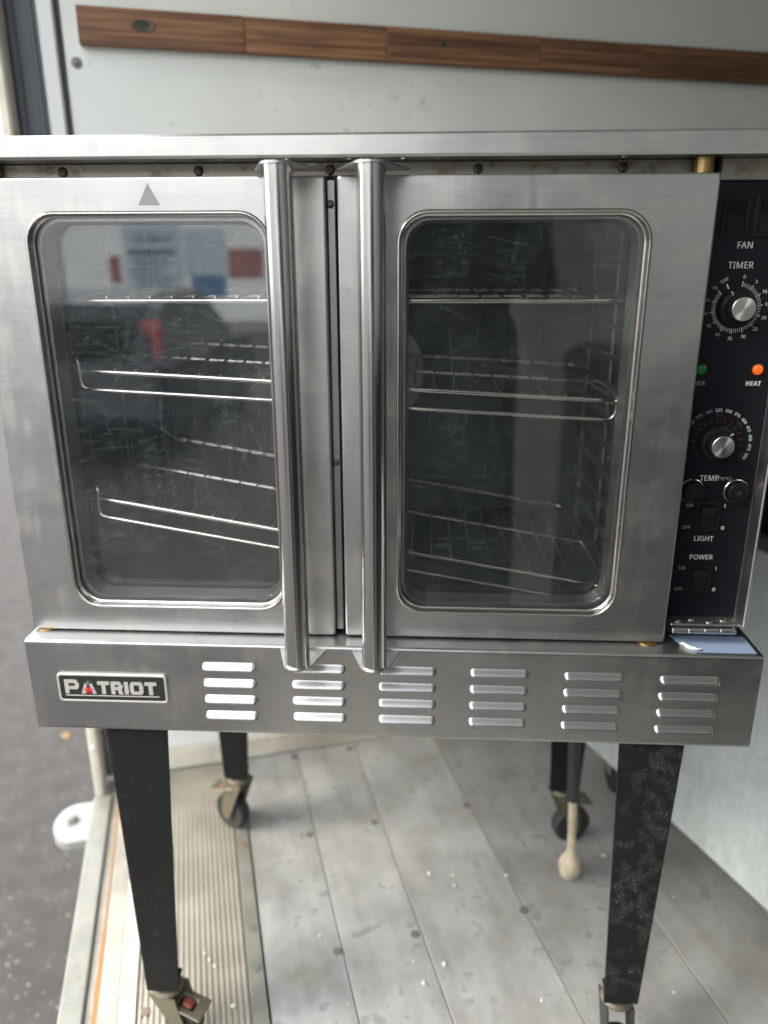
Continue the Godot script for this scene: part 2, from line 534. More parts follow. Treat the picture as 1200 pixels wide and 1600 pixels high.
# ------------------------------------------------------------------ setting (u, y, v in the truck's own axes)
func build_setting() -> void:
	struct("asphalt", box(Vector3(-160, -1.2, -160), Vector3(160, -0.8, 160), 0.01), M.asphalt)
	var fl := struct("floor", box(Vector3(-0.18, -0.12, -0.836), Vector3(6.0, -0.006, 1.56), 0.002), M.seam_dark, TURN)
	var seams := [-0.18, -0.036, 0.118, 0.332, 0.568, 0.79, 1.01, 1.23, 1.45, 1.9, 2.4, 3.0, 3.6, 4.4, 5.2, 6.0]
	for k in seams.size() - 1:
		part("plank", box(Vector3(seams[k] + 0.0009, -0.005, -0.83), Vector3(seams[k + 1] - 0.0009, (k % 3 - 1) * 0.0004, 1.555), 0.0012), M["board_%d" % ((k * 2 + 1) % 3)], fl)
	var head := begin()
	turned(head, [Vector2(0.0085, 0.0), Vector2(0.008, 0.001), Vector2(0.003, 0.0014), Vector2(0.0026, 0.0008)], 14)
	var head_mesh := done(head)
	for s in [[-0.047, -0.193, 0], [-0.051, -0.51, 1], [0.1, -0.513, 1], [0.324, -0.515, 1], [0.104, -0.194, 0], [0.328, -0.196, 0], [-0.047, -0.80, 1], [0.10, -0.80, 1], [0.552, -0.2, 1], [0.55, -0.51, 1], [-0.05, 0.12, 0], [0.1, 0.12, 0]]:
		inst("screw", head_mesh, M.rust_spot if s[2] else M.galvanised, fl, Vector3(s[0], 0.0005, s[1]), Vector3(-PI / 2, 0, 0))
	# ribbed sill along the rear opening
	var sill := struct("rear_sill", box(Vector3(-0.53, -0.16, -0.836), Vector3(-0.181, -0.012, 1.56), 0.002), M.seam_dark, TURN)
	var st := begin()
	flat(st)
	var u := -0.402
	var n := 19
	var pitch := 0.19 / n
	for k in n:
		var a := u + k * pitch
		var prof := [Vector2(a, -0.003), Vector2(a + pitch * 0.18, 0.0008), Vector2(a + pitch * 0.62, 0.0008), Vector2(a + pitch * 0.8, -0.003), Vector2(a + pitch, -0.003)]
		for j in 4:
			quad(st, Vector3(prof[j].x, prof[j].y, -0.82), Vector3(prof[j + 1].x, prof[j + 1].y, -0.82), Vector3(prof[j + 1].x, prof[j + 1].y, 1.55), Vector3(prof[j].x, prof[j].y, 1.55))
	part("ribbed_plate", st, M.ribbed_aluminium, sill)
	part("screw_strip", box(Vector3(-0.2105, -0.008, -0.82), Vector3(-0.183, 0.002, 1.55), 0.001), M.galvanised, sill)
	for v in [-0.192, -0.283, -0.51, -0.70, 0.1]:
		inst("screw", head_mesh, M.galvanised if v > -0.4 else M.rust_spot, sill, Vector3(-0.197, 0.0025, v), Vector3(-PI / 2, 0, 0))
	part("white_strip", box(Vector3(-0.4335, -0.008, -0.82), Vector3(-0.4035, 0.0035, 1.55), 0.0015), M.white_paint, sill)
	part("flat_strip", box(Vector3(-0.468, -0.008, -0.80), Vector3(-0.4345, 0.0015, 1.55), 0.0012), M.ribbed_aluminium, sill)
	var hl := begin()
	turned(hl, [Vector2(0.0085, 0.0), Vector2(0.006, 0.0006)], 14)
	inst("rust_plug", done(hl), M.rust_spot, sill, Vector3(-0.388, 0.0015, -0.153), Vector3(-PI / 2, 0, 0))
	# rust creeping along the seam beside the rail
	st = begin()
	flat(st)
	var last := [-0.476, -0.469]
	for k in 96:
		var v0 := -0.74 + k * 0.024
		var w := 0.003 + 0.009 * smoothstep(-0.55, 0.1, v0) + rng.randf_range(-0.0012, 0.0012)
		var nxt := [-0.4735 - w * 0.5 + rng.randf_range(-0.0006, 0.0006), -0.4735 + w * 0.5]
		quad(st, Vector3(last[0], -0.003, v0), Vector3(last[1], -0.003, v0), Vector3(nxt[1], -0.003, v0 + 0.024), Vector3(nxt[0], -0.003, v0 + 0.024))
		last = nxt
	part("rust_seam", st, M.rust_line, sill)
	part("seam_bed", box(Vector3(-0.4895, -0.010, -0.78), Vector3(-0.469, -0.0045, 1.55), 0.001), M.ribbed_aluminium, sill)
	part("rail", box(Vector3(-0.532, -0.10, -0.757), Vector3(-0.49, 0.006, 1.56), 0.004, 3), M.galvanised, sill)
	# side wall behind the oven
	var wb := struct("wall_back", box(Vector3(-0.412, -0.1, -0.90), Vector3(6.04, 2.2, -0.836), 0.002), M.wall_panel, TURN)
	var kick := part("kick_plate", box(Vector3(-0.41, 0.001, -0.8355), Vector3(6.0, 0.058, -0.824), 0.003), M.white_paint, wb)
	kick.set_meta("label", "off-white kick plate along the foot of the wall")
	var rv := begin()
	turned(rv, [Vector2(0.0105, 0.0), Vector2(0.0095, 0.0015), Vector2(0.0045, 0.002), Vector2(0.004, 0.0005), Vector2(0.0038, 0.004), Vector2(0.001, 0.0055)], 16)
	var rivet := done(rv)
	for q in [[-0.392, 1.579], [-0.392, 1.18], [-0.392, 0.78]]:
		inst("rivet", rivet, M.galvanised, wb, Vector3(q[0], q[1], -0.836))
	struct("wall_front", box(Vector3(-0.53, -0.1, 1.56), Vector3(6.04, 2.2, 1.62), 0.002), M.wall_panel, TURN)
	struct("wall_end", box(Vector3(6.0, -0.1, -0.836), Vector3(6.06, 2.2, 1.56), 0.002), M.wall_panel, TURN)
	struct("ceiling", box(Vector3(-0.53, 2.2, -0.90), Vector3(6.06, 2.25, 1.62), 0.002), M.wall_panel, TURN)
	var post := struct("rear_post", box(Vector3(-0.528, 0.0, -0.90), Vector3(-0.508, 2.2, -0.757), 0.004, 2), M.white_paint, TURN)
	part("seal", box(Vector3(-0.5075, 0.0, -0.90), Vector3(-0.4515, 2.2, -0.842), 0.004, 2), M.blue_grey_seal, post)
	part("seal_rib", box(Vector3(-0.5065, 0.0, -0.8415), Vector3(-0.493, 2.2, -0.832), 0.003, 2), M.blue_grey_seal, post)
	part("seal_rib", box(Vector3(-0.468, 0.0, -0.8415), Vector3(-0.4605, 2.2, -0.836), 0.002, 2), M.blue_grey_seal, post)
	part("edge_trim", box(Vector3(-0.451, 0.0, -0.90), Vector3(-0.4225, 2.2, -0.818), 0.003, 2), M.pale_trim, post)
	part("shadow_filler", box(Vector3(-0.4222, 0.0, -0.90), Vector3(-0.4122, 2.2, -0.846), 0.001), M.shadow_filler_dark, post)  # dark filler: the shadow line beside the trim is put into its colour
	var bolt := begin()
	turned(bolt, [Vector2(0.006, 0.0), Vector2(0.006, 0.003), Vector2(0.003, 0.0045)], 12)
	inst("rivet", done(bolt), M.pale_trim, post, Vector3(-0.518, 0.14, -0.757))
	# wooden rub rail: strips of different boards jointed end to end
	var rail := thing("wooden_rail", "long brown wooden rub rail screwed across the pale wall above the oven", "wooden rail", Vector3.ZERO, TURN)
	var ends := [-0.382, -0.075, 0.21, 0.545, 0.783, 1.22, 1.8, 2.5]
	for k in ends.size() - 1:
		part("board", box(Vector3(ends[k], 1.6075, -0.8355), Vector3(ends[k + 1] - 0.0006, 1.6705 - 0.0004 * (k % 2), -0.8165 - 0.0005 * (k % 2)), 0.0015), M["wood_%d" % [0, 2, 0, 2, 1, 3, 0][k]], rail)
	var ov := begin()
	var rings := []
	for p in [Vector2(1.0, 0.0), Vector2(0.92, 0.0016), Vector2(0.6, 0.0012), Vector2(0.55, -0.004)]:
		var ring := PackedVector3Array()
		for i in 24:
			ring.append(Vector3(0.0225 * p.x * cos(TAU * i / 24), 0.0105 * p.x * sin(TAU * i / 24), p.y))
		rings.append(ring)
	loft(ov, rings)
	part("bolt_slot", ov, M.screw_dark, rail, Vector3(-0.264, 1.643, -0.8165))
	inst("screw", rivet, M.screw_dark, rail, Vector3(0.325, 1.645, -0.8165)).scale = Vector3(0.6, 0.6, 0.6)

# ------------------------------------------------------------------ the oven
func screw_mesh() -> ArrayMesh:
	var st := begin()
	turned(st, [Vector2(0.0058, 0.0), Vector2(0.0056, 0.0016), Vector2(0.0045, 0.003), Vector2(0.0025, 0.0038)], 14)
	return done(st)

func cross_mesh() -> ArrayMesh:
	var st := begin()
	bx(st, Vector3(-0.003, -0.0006, 0.0030), Vector3(0.003, 0.0006, 0.0040), 0.0001)
	bx(st, Vector3(-0.0006, -0.003, 0.0031), Vector3(0.0006, 0.003, 0.0041), 0.0001)
	return done(st)

func bent_sheet(st: SurfaceTool, path: Array, thick: float, x0: float, x1: float) -> void:
	var inner := []
	for i in path.size():
		var d: Vector2 = (path[mini(i + 1, path.size() - 1)] - path[maxi(i - 1, 0)]).normalized()
		inner.append(path[i] + Vector2(-d.y, d.x) * -thick)
	var ring0 := PackedVector3Array()
	var ring1 := PackedVector3Array()
	var all := path.duplicate()
	for i in range(inner.size() - 1, -1, -1): all.append(inner[i])
	for p in all:
		ring0.append(Vector3(x0, p.y, p.x))
		ring1.append(Vector3(x1, p.y, p.x))
	loft(st, [ring0, ring1], false, 0)
	for i in path.size() - 1:
		for x in [x0, x1]:
			quad(st, Vector3(x, path[i].y, path[i].x), Vector3(x, path[i + 1].y, path[i + 1].x), Vector3(x, inner[i + 1].y, inner[i + 1].x), Vector3(x, inner[i].y, inner[i].x))

func build_door(oven: Node3D, x0: float, x1: float, w0: float, w1: float, label: String) -> Node3D:
	var y0 := 0.7427
	var y1 := 1.3144
	var h0 := 0.7771
	var h1 := 1.2784
	var st := begin()
	var n := 7
	loft(st, [rr(x0, y0, x1, y1, -0.045, 0.003, n), rr(x0, y0, x1, y1, -0.0025, 0.003, n), rr(x0 + 0.0008, y0 + 0.0008, x1 - 0.0008, y1 - 0.0008, -0.0007, 0.003, n), rr(x0 + 0.0025, y0 + 0.0025, x1 - 0.0025, y1 - 0.0025, 0.0, 0.003, n),
		rr(w0, h0, w1, h1, 0.0, 0.036, n), rr(w0 + 0.0008, h0 + 0.0008, w1 - 0.0008, h1 - 0.0008, -0.0012, 0.0355, n), rr(w0 + 0.0008, h0 + 0.0008, w1 - 0.0008, h1 - 0.0008, -0.045, 0.0355, n), rr(x0, y0, x1, y1, -0.045, 0.003, n)], false, 0)
	var door := part("door", st, M.steel, oven)
	door.set_meta("label", label)
	# rolled bead round the window
	st = begin()
	var rings := []
	for p in [Vector2(0.0012, -0.006), Vector2(0.0012, 0.0004), Vector2(0.0018, 0.0014), Vector2(0.0028, 0.0017), Vector2(0.0036, 0.0010), Vector2(0.0039, -0.0015), Vector2(0.0045, -0.0075), Vector2(0.0054, -0.0092), Vector2(0.0066, -0.0096)]:
		rings.append(rr(w0 + p.x, h0 + p.x, w1 - p.x, h1 - p.x, p.y, 0.036 - p.x * 0.8, 10))
	loft(st, rings, true, 0)
	part("window_bead", st, M.trim_steel, door)
	st = begin()
	rings = []
	for p in [Vector2(0.003, -0.0165), Vector2(0.0105, -0.0165), Vector2(0.0112, -0.019), Vector2(0.0135, -0.0412), Vector2(0.003, -0.0412)]:
		rings.append(rr(w0 + p.x, h0 + p.x, w1 - p.x, h1 - p.x, p.y, 0.034 - p.x * 0.5, 7))
	loft(st, rings, false, 0)
	part("inner_frame", st, M.steel_dirty, door)
	for z in [-0.0105, -0.0420]:
		st = begin()
		loft(st, [rr(w0 + 0.003, h0 + 0.003, w1 - 0.003, h1 - 0.003, z - 0.004, 0.033, 7), rr(w0 + 0.003, h0 + 0.003, w1 - 0.003, h1 - 0.003, z, 0.033, 7)])
		part("pane", st, M.glass, door)
	st = begin()
	fan(st, rr(w0 + 0.003, h0 + 0.003, w1 - 0.003, h1 - 0.003, -0.0152, 0.033, 7), false)
	part("dried_film", st, M.glass_film, door)
	return door

func build_handle(oven: Node3D, x: float, px0: float, px1: float) -> void:
	var zc := 0.067
	var r := 0.0155
	var st := begin()
	var rings := []
	for q in [[0.736, r], [0.7385, r], [1.3195, r], [1.3215, r]]:
		rings.append(circle(Vector3(x, q[0], zc), Vector3.RIGHT, Vector3.FORWARD, q[1], 40))
	loft(st, rings, true, 3)
	var h := part("handle", st, M.steel_tube, oven)
	for y in [0.7345, 1.3185]:
		var ring := PackedVector3Array()
		ring.append(Vector3(px1, 0, 0.002))
		ring.append(Vector3(px0, 0, 0.002))
		for k in 13:
			var t := PI + PI * 0.12 + (PI - PI * 0.24) * k / 12.0
			ring.append(Vector3(x + 0.0185 * cos(t), 0, zc - 0.0185 * sin(t)))
		var lower := PackedVector3Array()
		var upper := PackedVector3Array()
		for p in ring:
			lower.append(p + Vector3(0, y, 0))
			upper.append(p + Vector3(0, y + 0.0022, 0))
		st = begin()
		loft(st, [lower, upper])
		part("bracket", st, M.steel, h)

func louver_mesh(w: float) -> ArrayMesh:
	var st := begin()
	st.set_smooth_group(0)
	var nx := 40
	var ny := 14
	var h := 0.0125
	var depth := 0.0072
	var grid := []
	for j in ny + 1:
		var row := []
		var v := float(j) / ny
		for i in nx + 1:
			var x := (float(i) / nx - 0.5)
			x = signf(x) * 0.5 * pow(absf(x) * 2.0, 0.55)
			var ex := clampf((0.5 * w - absf(x * w)) / 0.0060, 0.0, 1.0)
			var fx := sqrt(1.0 - (1.0 - ex) * (1.0 - ex))
			var half := h * 0.5 * maxf(fx, 0.02)
			var t := v * 2.0 - 1.0
			# gentle slope from the top edge out to the lower lip, then a quick return
			var fy := pow(smoothstep(0.0, 0.78, v), 0.75) * (1.0 - smoothstep(0.86, 1.0, v) * 0.96)
			row.append(Vector3(x * w, -t * half, 0.0002 + depth * fx * fy))
		grid.append(row)
	for j in ny:
		for i in nx:
			quad(st, grid[j][i], grid[j][i + 1], grid[j + 1][i + 1], grid[j + 1][i])
	return done(st)

func build_oven() -> void:
	var oven := thing("convection_oven", "stainless steel double-door convection oven standing on four black legs", "oven")
	var scr := screw_mesh()
	var crs := cross_mesh()
	# ---- shell
	part("side_panel", box(Vector3(-0.478, 0.7415, -0.60), Vector3(-0.4745, 1.3315, -0.03), 0.001), M.steel, oven)
	part("side_panel", box(Vector3(0.4655, 0.7415, -0.60), Vector3(0.4690, 1.3315, -0.0302), 0.0012), M.steel, oven)
	part("panel_flange", box(Vector3(0.4655, 0.7655, -0.0300), Vector3(0.4690, 1.3315, -0.0005), 0.0012), M.steel, oven)
	part("back_panel", box(Vector3(-0.474, 0.7415, -0.60), Vector3(0.465, 1.3315, -0.597), 0.001), M.steel, oven)
	part("bottom_panel", box(Vector3(-0.474, 0.735, -0.596), Vector3(0.465, 0.7385, -0.055), 0.001), M.steel, oven)
	var st := begin()
	bx(st, Vector3(-0.498, 1.3319, -0.615), Vector3(0.492, 1.3567, 0.010), 0.0028, 3)
	part("top_cover", st, M.steel_cover, oven)
	st = begin()
	loft(st, [rr(-0.474, 0.7415, 0.374, 1.3315, -0.06, 0.003, 3), rr(-0.474, 0.7415, 0.374, 1.3315, -0.047, 0.003, 3), rr(-0.445, 0.762, 0.338, 1.302, -0.047, 0.012, 3), rr(-0.445, 0.762, 0.338, 1.302, -0.06, 0.012, 3)], false, 0)
	part("face_frame", st, M.stained_steel, oven)
	# rail above the doors that carries the screws
	var rail := part("head_rail", box(Vector3(-0.474, 1.3155, -0.046), Vector3(0.345, 1.3318, -0.030), 0.0015), M.stained_steel, oven)
	for x in [-0.3808, -0.2195, -0.066, 0.1039, 0.2665]:
		var o := inst("screw", scr, M.screw_dark, rail, Vector3(x, 1.3228, -0.030))
		inst("recess", crs, M.recess_dark, o)
	st = begin()
	turned(st, [Vector2(0.0048, 0.0), Vector2(0.0042, 0.0015), Vector2(0.002, 0.0024)], 12)
	var stud := done(st)
	for x in [-0.26, -0.185, -0.11, -0.04, 0.02, 0.06, 0.262]:
		inst("stud", stud, M.steel_dirty, oven, Vector3(x, 1.3317, -0.004), Vector3(PI / 2, 0, 0))
	# cavity
	st = begin()
	loft(st, [rr(-0.445, 0.762, 0.338, 1.302, -0.058, 0.012, 3), rr(-0.445, 0.762, 0.338, 1.302, -0.50, 0.012, 3)], false, 2)
	part("cavity", st, M.cavity, oven)
	st = begin()
	loft(st, [rr(-0.30, 0.83, 0.19, 1.235, -0.4995, 0.03, 5), rr(-0.30, 0.83, 0.19, 1.235, -0.474, 0.03, 5), rr(-0.297, 0.833, 0.187, 1.232, -0.471, 0.028, 5)], false, 2)
	var baf := part("fan_baffle", st, M.cavity, oven)
	st = begin()
	turned(st, [Vector2(0.10, 0.0), Vector2(0.10, 0.003), Vector2(0.094, 0.004), Vector2(0.02, 0.004)], 32)
	part("fan_cover", st, M.steel_dirty, baf, Vector3(-0.055, 1.03, -0.4708))
	for sx in [-1.0, 1.0]:
		st = begin()
		var wall := -0.445 if sx < 0 else 0.338
		var xg: float = wall - sx * 0.014
		for k in 11:
			var y := 1.217 - 0.0437 * k
			tube(st, bend([Vector3(wall - sx * 0.003, y + 0.002, -0.094), Vector3(xg, y, -0.098), Vector3(xg, y, -0.46), Vector3(wall - sx * 0.003, y, -0.464)], 0.012), 0.0045, 8)
		for z in [-0.105, -0.28, -0.45]:
			tube(st, [Vector3(wall - sx * 0.006, 1.27, z), Vector3(wall - sx * 0.006, 0.775, z)], 0.0032, 7)
		part("rack_guide", st, M.guide_wire, oven)
	# ---- doors
	var left := build_door(oven, -0.4870, -0.0687, -0.4227, -0.1330, "left oven door with a grey triangle mark above its window")
	var right := build_door(oven, -0.0552, 0.3671, 0.0122, 0.3000, "right oven door beside the black control panel")
	st = begin()
	flat(st)
	var tp := [Vector3(-0.2712, 1.3072, 0), Vector3(-0.2588, 1.2844, 0), Vector3(-0.2836, 1.2844, 0)]
	for p in 3: tri(st, Vector3(-0.2712, 1.292, 0.0006), tp[p] + Vector3(0, 0, 0.0006), tp[(p + 1) % 3] + Vector3(0, 0, 0.0006))
	for p in 3:
		var q: Vector3 = tp[p]
		var q2: Vector3 = tp[(p + 1) % 3]
		quad(st, q + Vector3(0, 0, 0.0001), q2 + Vector3(0, 0, 0.0001), q2 + Vector3(0, 0, 0.0006), q + Vector3(0, 0, 0.0006))
	part("triangle_mark", st, M.sticker_grey, left)
	# meeting edge strip in the gap between the doors
	part("meeting_strip", box(Vector3(-0.0680, 0.746, -0.050), Vector3(-0.0585, 1.311, -0.012), 0.001), M.steel_dirty, left)
	for y in [0.98, 1.285]:
		inst("screw", stud, M.screw_dark, left, Vector3(-0.0645, y, -0.012))
	build_handle(oven, -0.1095, -0.147, -0.0690)
	build_handle(oven, -0.0118, -0.0545, 0.0265)
	# hinges
	st = begin()
	turned(st, [Vector2(0.0105, 0.0), Vector2(0.0105, 0.016)], 20)
	var pin := done(st)
	inst("hinge_pin", pin, M.brass, oven, Vector3(0.352, 1.3150, -0.016), Vector3(-PI / 2, 0, 0))
	inst("hinge_pin", pin, M.brass, oven, Vector3(-0.462, 1.3150, -0.022), Vector3(-PI / 2, 0, 0))
	st = begin()
	turned(st, [Vector2(0.0125, 0.0), Vector2(0.0125, 0.0012), Vector2(0.011, 0.0016)], 20)
	var washer := done(st)
	inst("hinge_washer", washer, M.brass, oven, Vector3(0.347, 0.7411, -0.005), Vector3(-PI / 2, 0, 0))
	inst("hinge_washer", washer, M.brass, oven, Vector3(-0.470, 0.7411, -0.009), Vector3(-PI / 2, 0, 0))
	# ---- apron
	st = begin()
	bent_sheet(st, [Vector2(-0.055, 0.7408), Vector2(0.0265, 0.7410), Vector2(0.0287, 0.7400), Vector2(0.0298, 0.7380), Vector2(0.030, 0.735), Vector2(0.030, 0.609), Vector2(0.0293, 0.6062), Vector2(0.0275, 0.6046), Vector2(0.012, 0.6044)], 0.0018, -0.485, 0.485)
	var apron := part("apron", st, M.steel_apron, oven)
	apron.set_meta("label", "louvered stainless apron panel below the doors")
	for x in [-0.4846, 0.4824]:
		part("end_plate", box(Vector3(x, 0.606, -0.58), Vector3(x + 0.0022, 0.7385, 0.0275), 0.0008), M.steel_apron, apron)
	part("rear_plate", box(Vector3(-0.482, 0.606, -0.58), Vector3(0.482, 0.7345, -0.577), 0.0008), M.steel_apron, apron)
	part("base_plate", box(Vector3(-0.482, 0.606, -0.576), Vector3(0.482, 0.609, 0.010), 0.0008), M.steel_dirty, apron)
	var cols := [[-0.2090, 0.073, 0.7083], [-0.0890, 0.073, 0.7090], [0.0290, 0.078, 0.7088], [0.1498, 0.079, 0.7086], [0.2725, 0.079, 0.7070], [0.3955, 0.078, 0.7052]]
	var lv := louver_mesh(0.0775)
	var lv_small := louver_mesh(0.0730)
	for c in cols.size():
		for r in 4:
			inst("louver", lv_small if c < 2 else lv, M.steel_apron, apron, Vector3(cols[c][0], cols[c][2] - 0.02465 * r, 0.030))
	build_badge(oven)
	# torn protective film left on the ledge
	st = begin()
	flat(st)
	var film := PackedVector3Array()
	for p in [Vector2(0.3815, -0.025), Vector2(0.3835, -0.016), Vector2(0.3868, -0.006), Vector2(0.388, 0.004), Vector2(0.3935, 0.010), Vector2(0.398, 0.019), Vector2(0.403, 0.0215), Vector2(0.44, 0.0222), Vector2(0.4785, 0.0222), Vector2(0.4788, 0.0), Vector2(0.479, -0.024), Vector2(0.43, -0.026)]:
		film.append(Vector3(p.x, 0.7418, p.y))
	fan(st, film, false)
	var low := film.duplicate()
	for i in low.size(): low[i].y = 0.7412
	loft(st, [low, film], false, 0)
	var fb := part("protective_film", st, M.film_blue, apron)
	fb.set_meta("label", "torn pale blue protective film")
	st = begin()
	var peel := []
	for k in 5:
		peel.append(PackedVector3Array([Vector3(0.386 + 0.004 * k, 0.7424 + 0.0022 * sin(k * 2.1), 0.002 + 0.0046 * k), Vector3(0.392 + 0.0045 * k, 0.7428 + 0.0025 * cos(k * 1.7), 0.000 + 0.0046 * k), Vector3(0.389 + 0.004 * k, 0.746 + 0.002 * sin(k * 3.0), 0.004 + 0.0046 * k)]))
	loft(st, peel)
	part("peeled_edge", st, M.chip_white, fb)
	build_panel(oven, stud, scr)
	build_legs(oven)

func build_badge(oven: Node3D) -> void:
	# letters built from strokes on a black plate with a bright rim
	var b := Node3D.new()
	var st := begin()
	loft(st, [rr(-0.0755, -0.0215, 0.0755, 0.0215, 0.0, 0.005, 5), rr(-0.0755, -0.0215, 0.0755, 0.0215, 0.0030, 0.005, 5), rr(-0.0745, -0.0205, 0.0745, 0.0205, 0.0038, 0.0045, 5), rr(-0.0728, -0.0188, 0.0728, 0.0188, 0.0038, 0.0035, 5), rr(-0.0722, -0.0182, 0.0722, 0.0182, 0.0028, 0.0035, 5)], false, 2)
	var badge := part("badge", st, M.badge_silver, oven, Vector3(-0.3708, 0.6722, 0.0301), Vector3(0, 0, 0.004))
	badge.set_meta("label", "black and silver name badge with a red star")
	st = begin()
	loft(st, [rr(-0.0722, -0.0182, 0.0722, 0.0182, 0.0029, 0.0035, 5), rr(-0.072, -0.018, 0.072, 0.018, 0.0031, 0.0035, 5)], false, 2)
	part("plate", st, M.badge_black, badge)
	b.free()
	var top := 0.0105
	var bot := -0.0085
	var s := 0.0056
	var z0 := 0.0031
	var z1 := 0.0042
	var w := 0.0165
	var gap := 0.0020
	var x := -0.0655
	for ch in "PATRIOT":
		st = begin()
		var lw := w
		var tall := top
		if ch == "P":
			lw = 0.0200
			tall = top + 0.0018
		if ch == "A": lw = 0.0215
		if ch == "I": lw = s
		var c := []                                       # convex pieces as point lists
		match ch:
			"P", "R":
				c.append([Vector2(0, bot), Vector2(s, bot), Vector2(s, tall), Vector2(0, tall)])
				c.append([Vector2(s, tall - 0.0046), Vector2(lw - 0.001, tall - 0.0046), Vector2(lw - 0.003, tall), Vector2(s, tall)])
				c.append([Vector2(lw - s, 0.0025), Vector2(lw, 0.0025), Vector2(lw, tall - 0.0046), Vector2(lw - s, tall - 0.0046)])
				c.append([Vector2(s, -0.002), Vector2(lw - 0.0024, -0.002), Vector2(lw, 0.0025), Vector2(s, 0.0025)])
				if ch == "R": c.append([Vector2(lw - s - 0.002, -0.002), Vector2(lw - s - 0.0005, bot), Vector2(lw, bot), Vector2(lw - 0.0015, -0.002)])
			"A":
				c.append([Vector2(0, bot), Vector2(s, bot), Vector2(0.0105, top), Vector2(0.0070, top)])
				c.append([Vector2(lw - s, bot), Vector2(lw, bot), Vector2(0.0148, top), Vector2(0.0110, top)])
				c.append([Vector2(0.0070, top - 0.0038), Vector2(0.0148, top - 0.0038), Vector2(0.0148, top), Vector2(0.0070, top)])
			"T":
				c.append([Vector2(0, top - 0.0048), Vector2(lw, top - 0.0048), Vector2(lw, top), Vector2(0, top)])
				c.append([Vector2(lw / 2 - s / 2, bot), Vector2(lw / 2 + s / 2, bot), Vector2(lw / 2 + s / 2, top - 0.0048), Vector2(lw / 2 - s / 2, top - 0.0048)])
			"I":
				c.append([Vector2(0, bot), Vector2(s, bot), Vector2(s, top), Vector2(0, top)])
			"O":
				lw = 0.0185
				c.append([Vector2(0, bot + 0.0045), Vector2(s, bot + 0.0045), Vector2(s, top - 0.0045), Vector2(0, top - 0.0045)])
				c.append([Vector2(lw - s, bot + 0.0045), Vector2(lw, bot + 0.0045), Vector2(lw, top - 0.0045), Vector2(lw - s, top - 0.0045)])
				c.append([Vector2(0, top - 0.0045), Vector2(lw, top - 0.0045), Vector2(lw - 0.0025, top), Vector2(0.0025, top)])
				c.append([Vector2(0.0025, bot), Vector2(lw - 0.0025, bot), Vector2(lw, bot + 0.0045), Vector2(0, bot + 0.0045)])
		for piece in c:
			var lo := PackedVector3Array()
			var hi := PackedVector3Array()
			for p in piece:
				lo.append(Vector3(p.x, p.y, z0))
				hi.append(Vector3(p.x, p.y, z1))
			loft(st, [lo, hi], false, 2)
		part("letter", st, M.badge_silver, badge, Vector3(x, 0, 0))
		x += lw + gap
	part("underline", box(Vector3(-0.0655, -0.0122, z0), Vector3(0.064, -0.0110, z0 + 0.0008), 0.0002), M.badge_silver, badge)
	st = begin()
	flat(st)
	for k in 10:
		var a := PI / 2 + TAU * k / 10
		var a2 := PI / 2 + TAU * (k + 1) / 10
		var r0 := 0.0072 if k % 2 == 0 else 0.0031
		var r1 := 0.0031 if k % 2 == 0 else 0.0072
		tri(st, Vector3(0, 0, z1 + 0.0010), Vector3(r1 * cos(a2), r1 * sin(a2), z1 + 0.0004), Vector3(r0 * cos(a), r0 * sin(a), z1 + 0.0004))
		quad(st, Vector3(r0 * cos(a), r0 * sin(a), z1 + 0.0004), Vector3(r1 * cos(a2), r1 * sin(a2), z1 + 0.0004), Vector3(r1 * cos(a2), r1 * sin(a2), z0), Vector3(r0 * cos(a), r0 * sin(a), z0))
	part("star", st, M.badge_red, badge, Vector3(-0.0327, -0.0028, 0))

func rocker(parent: Node, x: float, y: float, w: float, h: float, z: float, tilt: float) -> void:
	var st := begin()
	loft(st, [rr(x - w / 2, y - h / 2, x + w / 2, y + h / 2, z, 0.002, 3), rr(x - w / 2, y - h / 2, x + w / 2, y + h / 2, z + 0.0018, 0.002, 3), rr(x - w / 2 + 0.0008, y - h / 2 + 0.0008, x + w / 2 - 0.0008, y + h / 2 - 0.0008, z + 0.0024, 0.002, 3), rr(x - w / 2 + 0.0055, y - h / 2 + 0.005, x + w / 2 - 0.0055, y + h / 2 - 0.005, z + 0.0020, 0.001, 3), rr(x - w / 2 + 0.0058, y - h / 2 + 0.0053, x + w / 2 - 0.0058, y + h / 2 - 0.0053, z - 0.004, 0.001, 3)], false, 2)
	var sw := part("rocker_switch", st, M.plastic_black, parent)
	st = begin()
	var hw := w / 2 - 0.0063
	var hh := h / 2 - 0.0058
	var prof := [Vector2(-hh, -0.006), Vector2(-hh, 0.0045), Vector2(-hh * 0.3, 0.0012), Vector2(hh * 0.2, 0.0008), Vector2(hh, 0.0028), Vector2(hh, -0.006)]
	var a := PackedVector3Array()
	var b := PackedVector3Array()
	for p in prof:
		a.append(Vector3(-hw, p.x, p.y))
		b.append(Vector3(hw, p.x, p.y))
	loft(st, [a, b])
	part("paddle", st, M.plastic_black, sw, Vector3(x, y, z), Vector3(tilt, 0, 0))

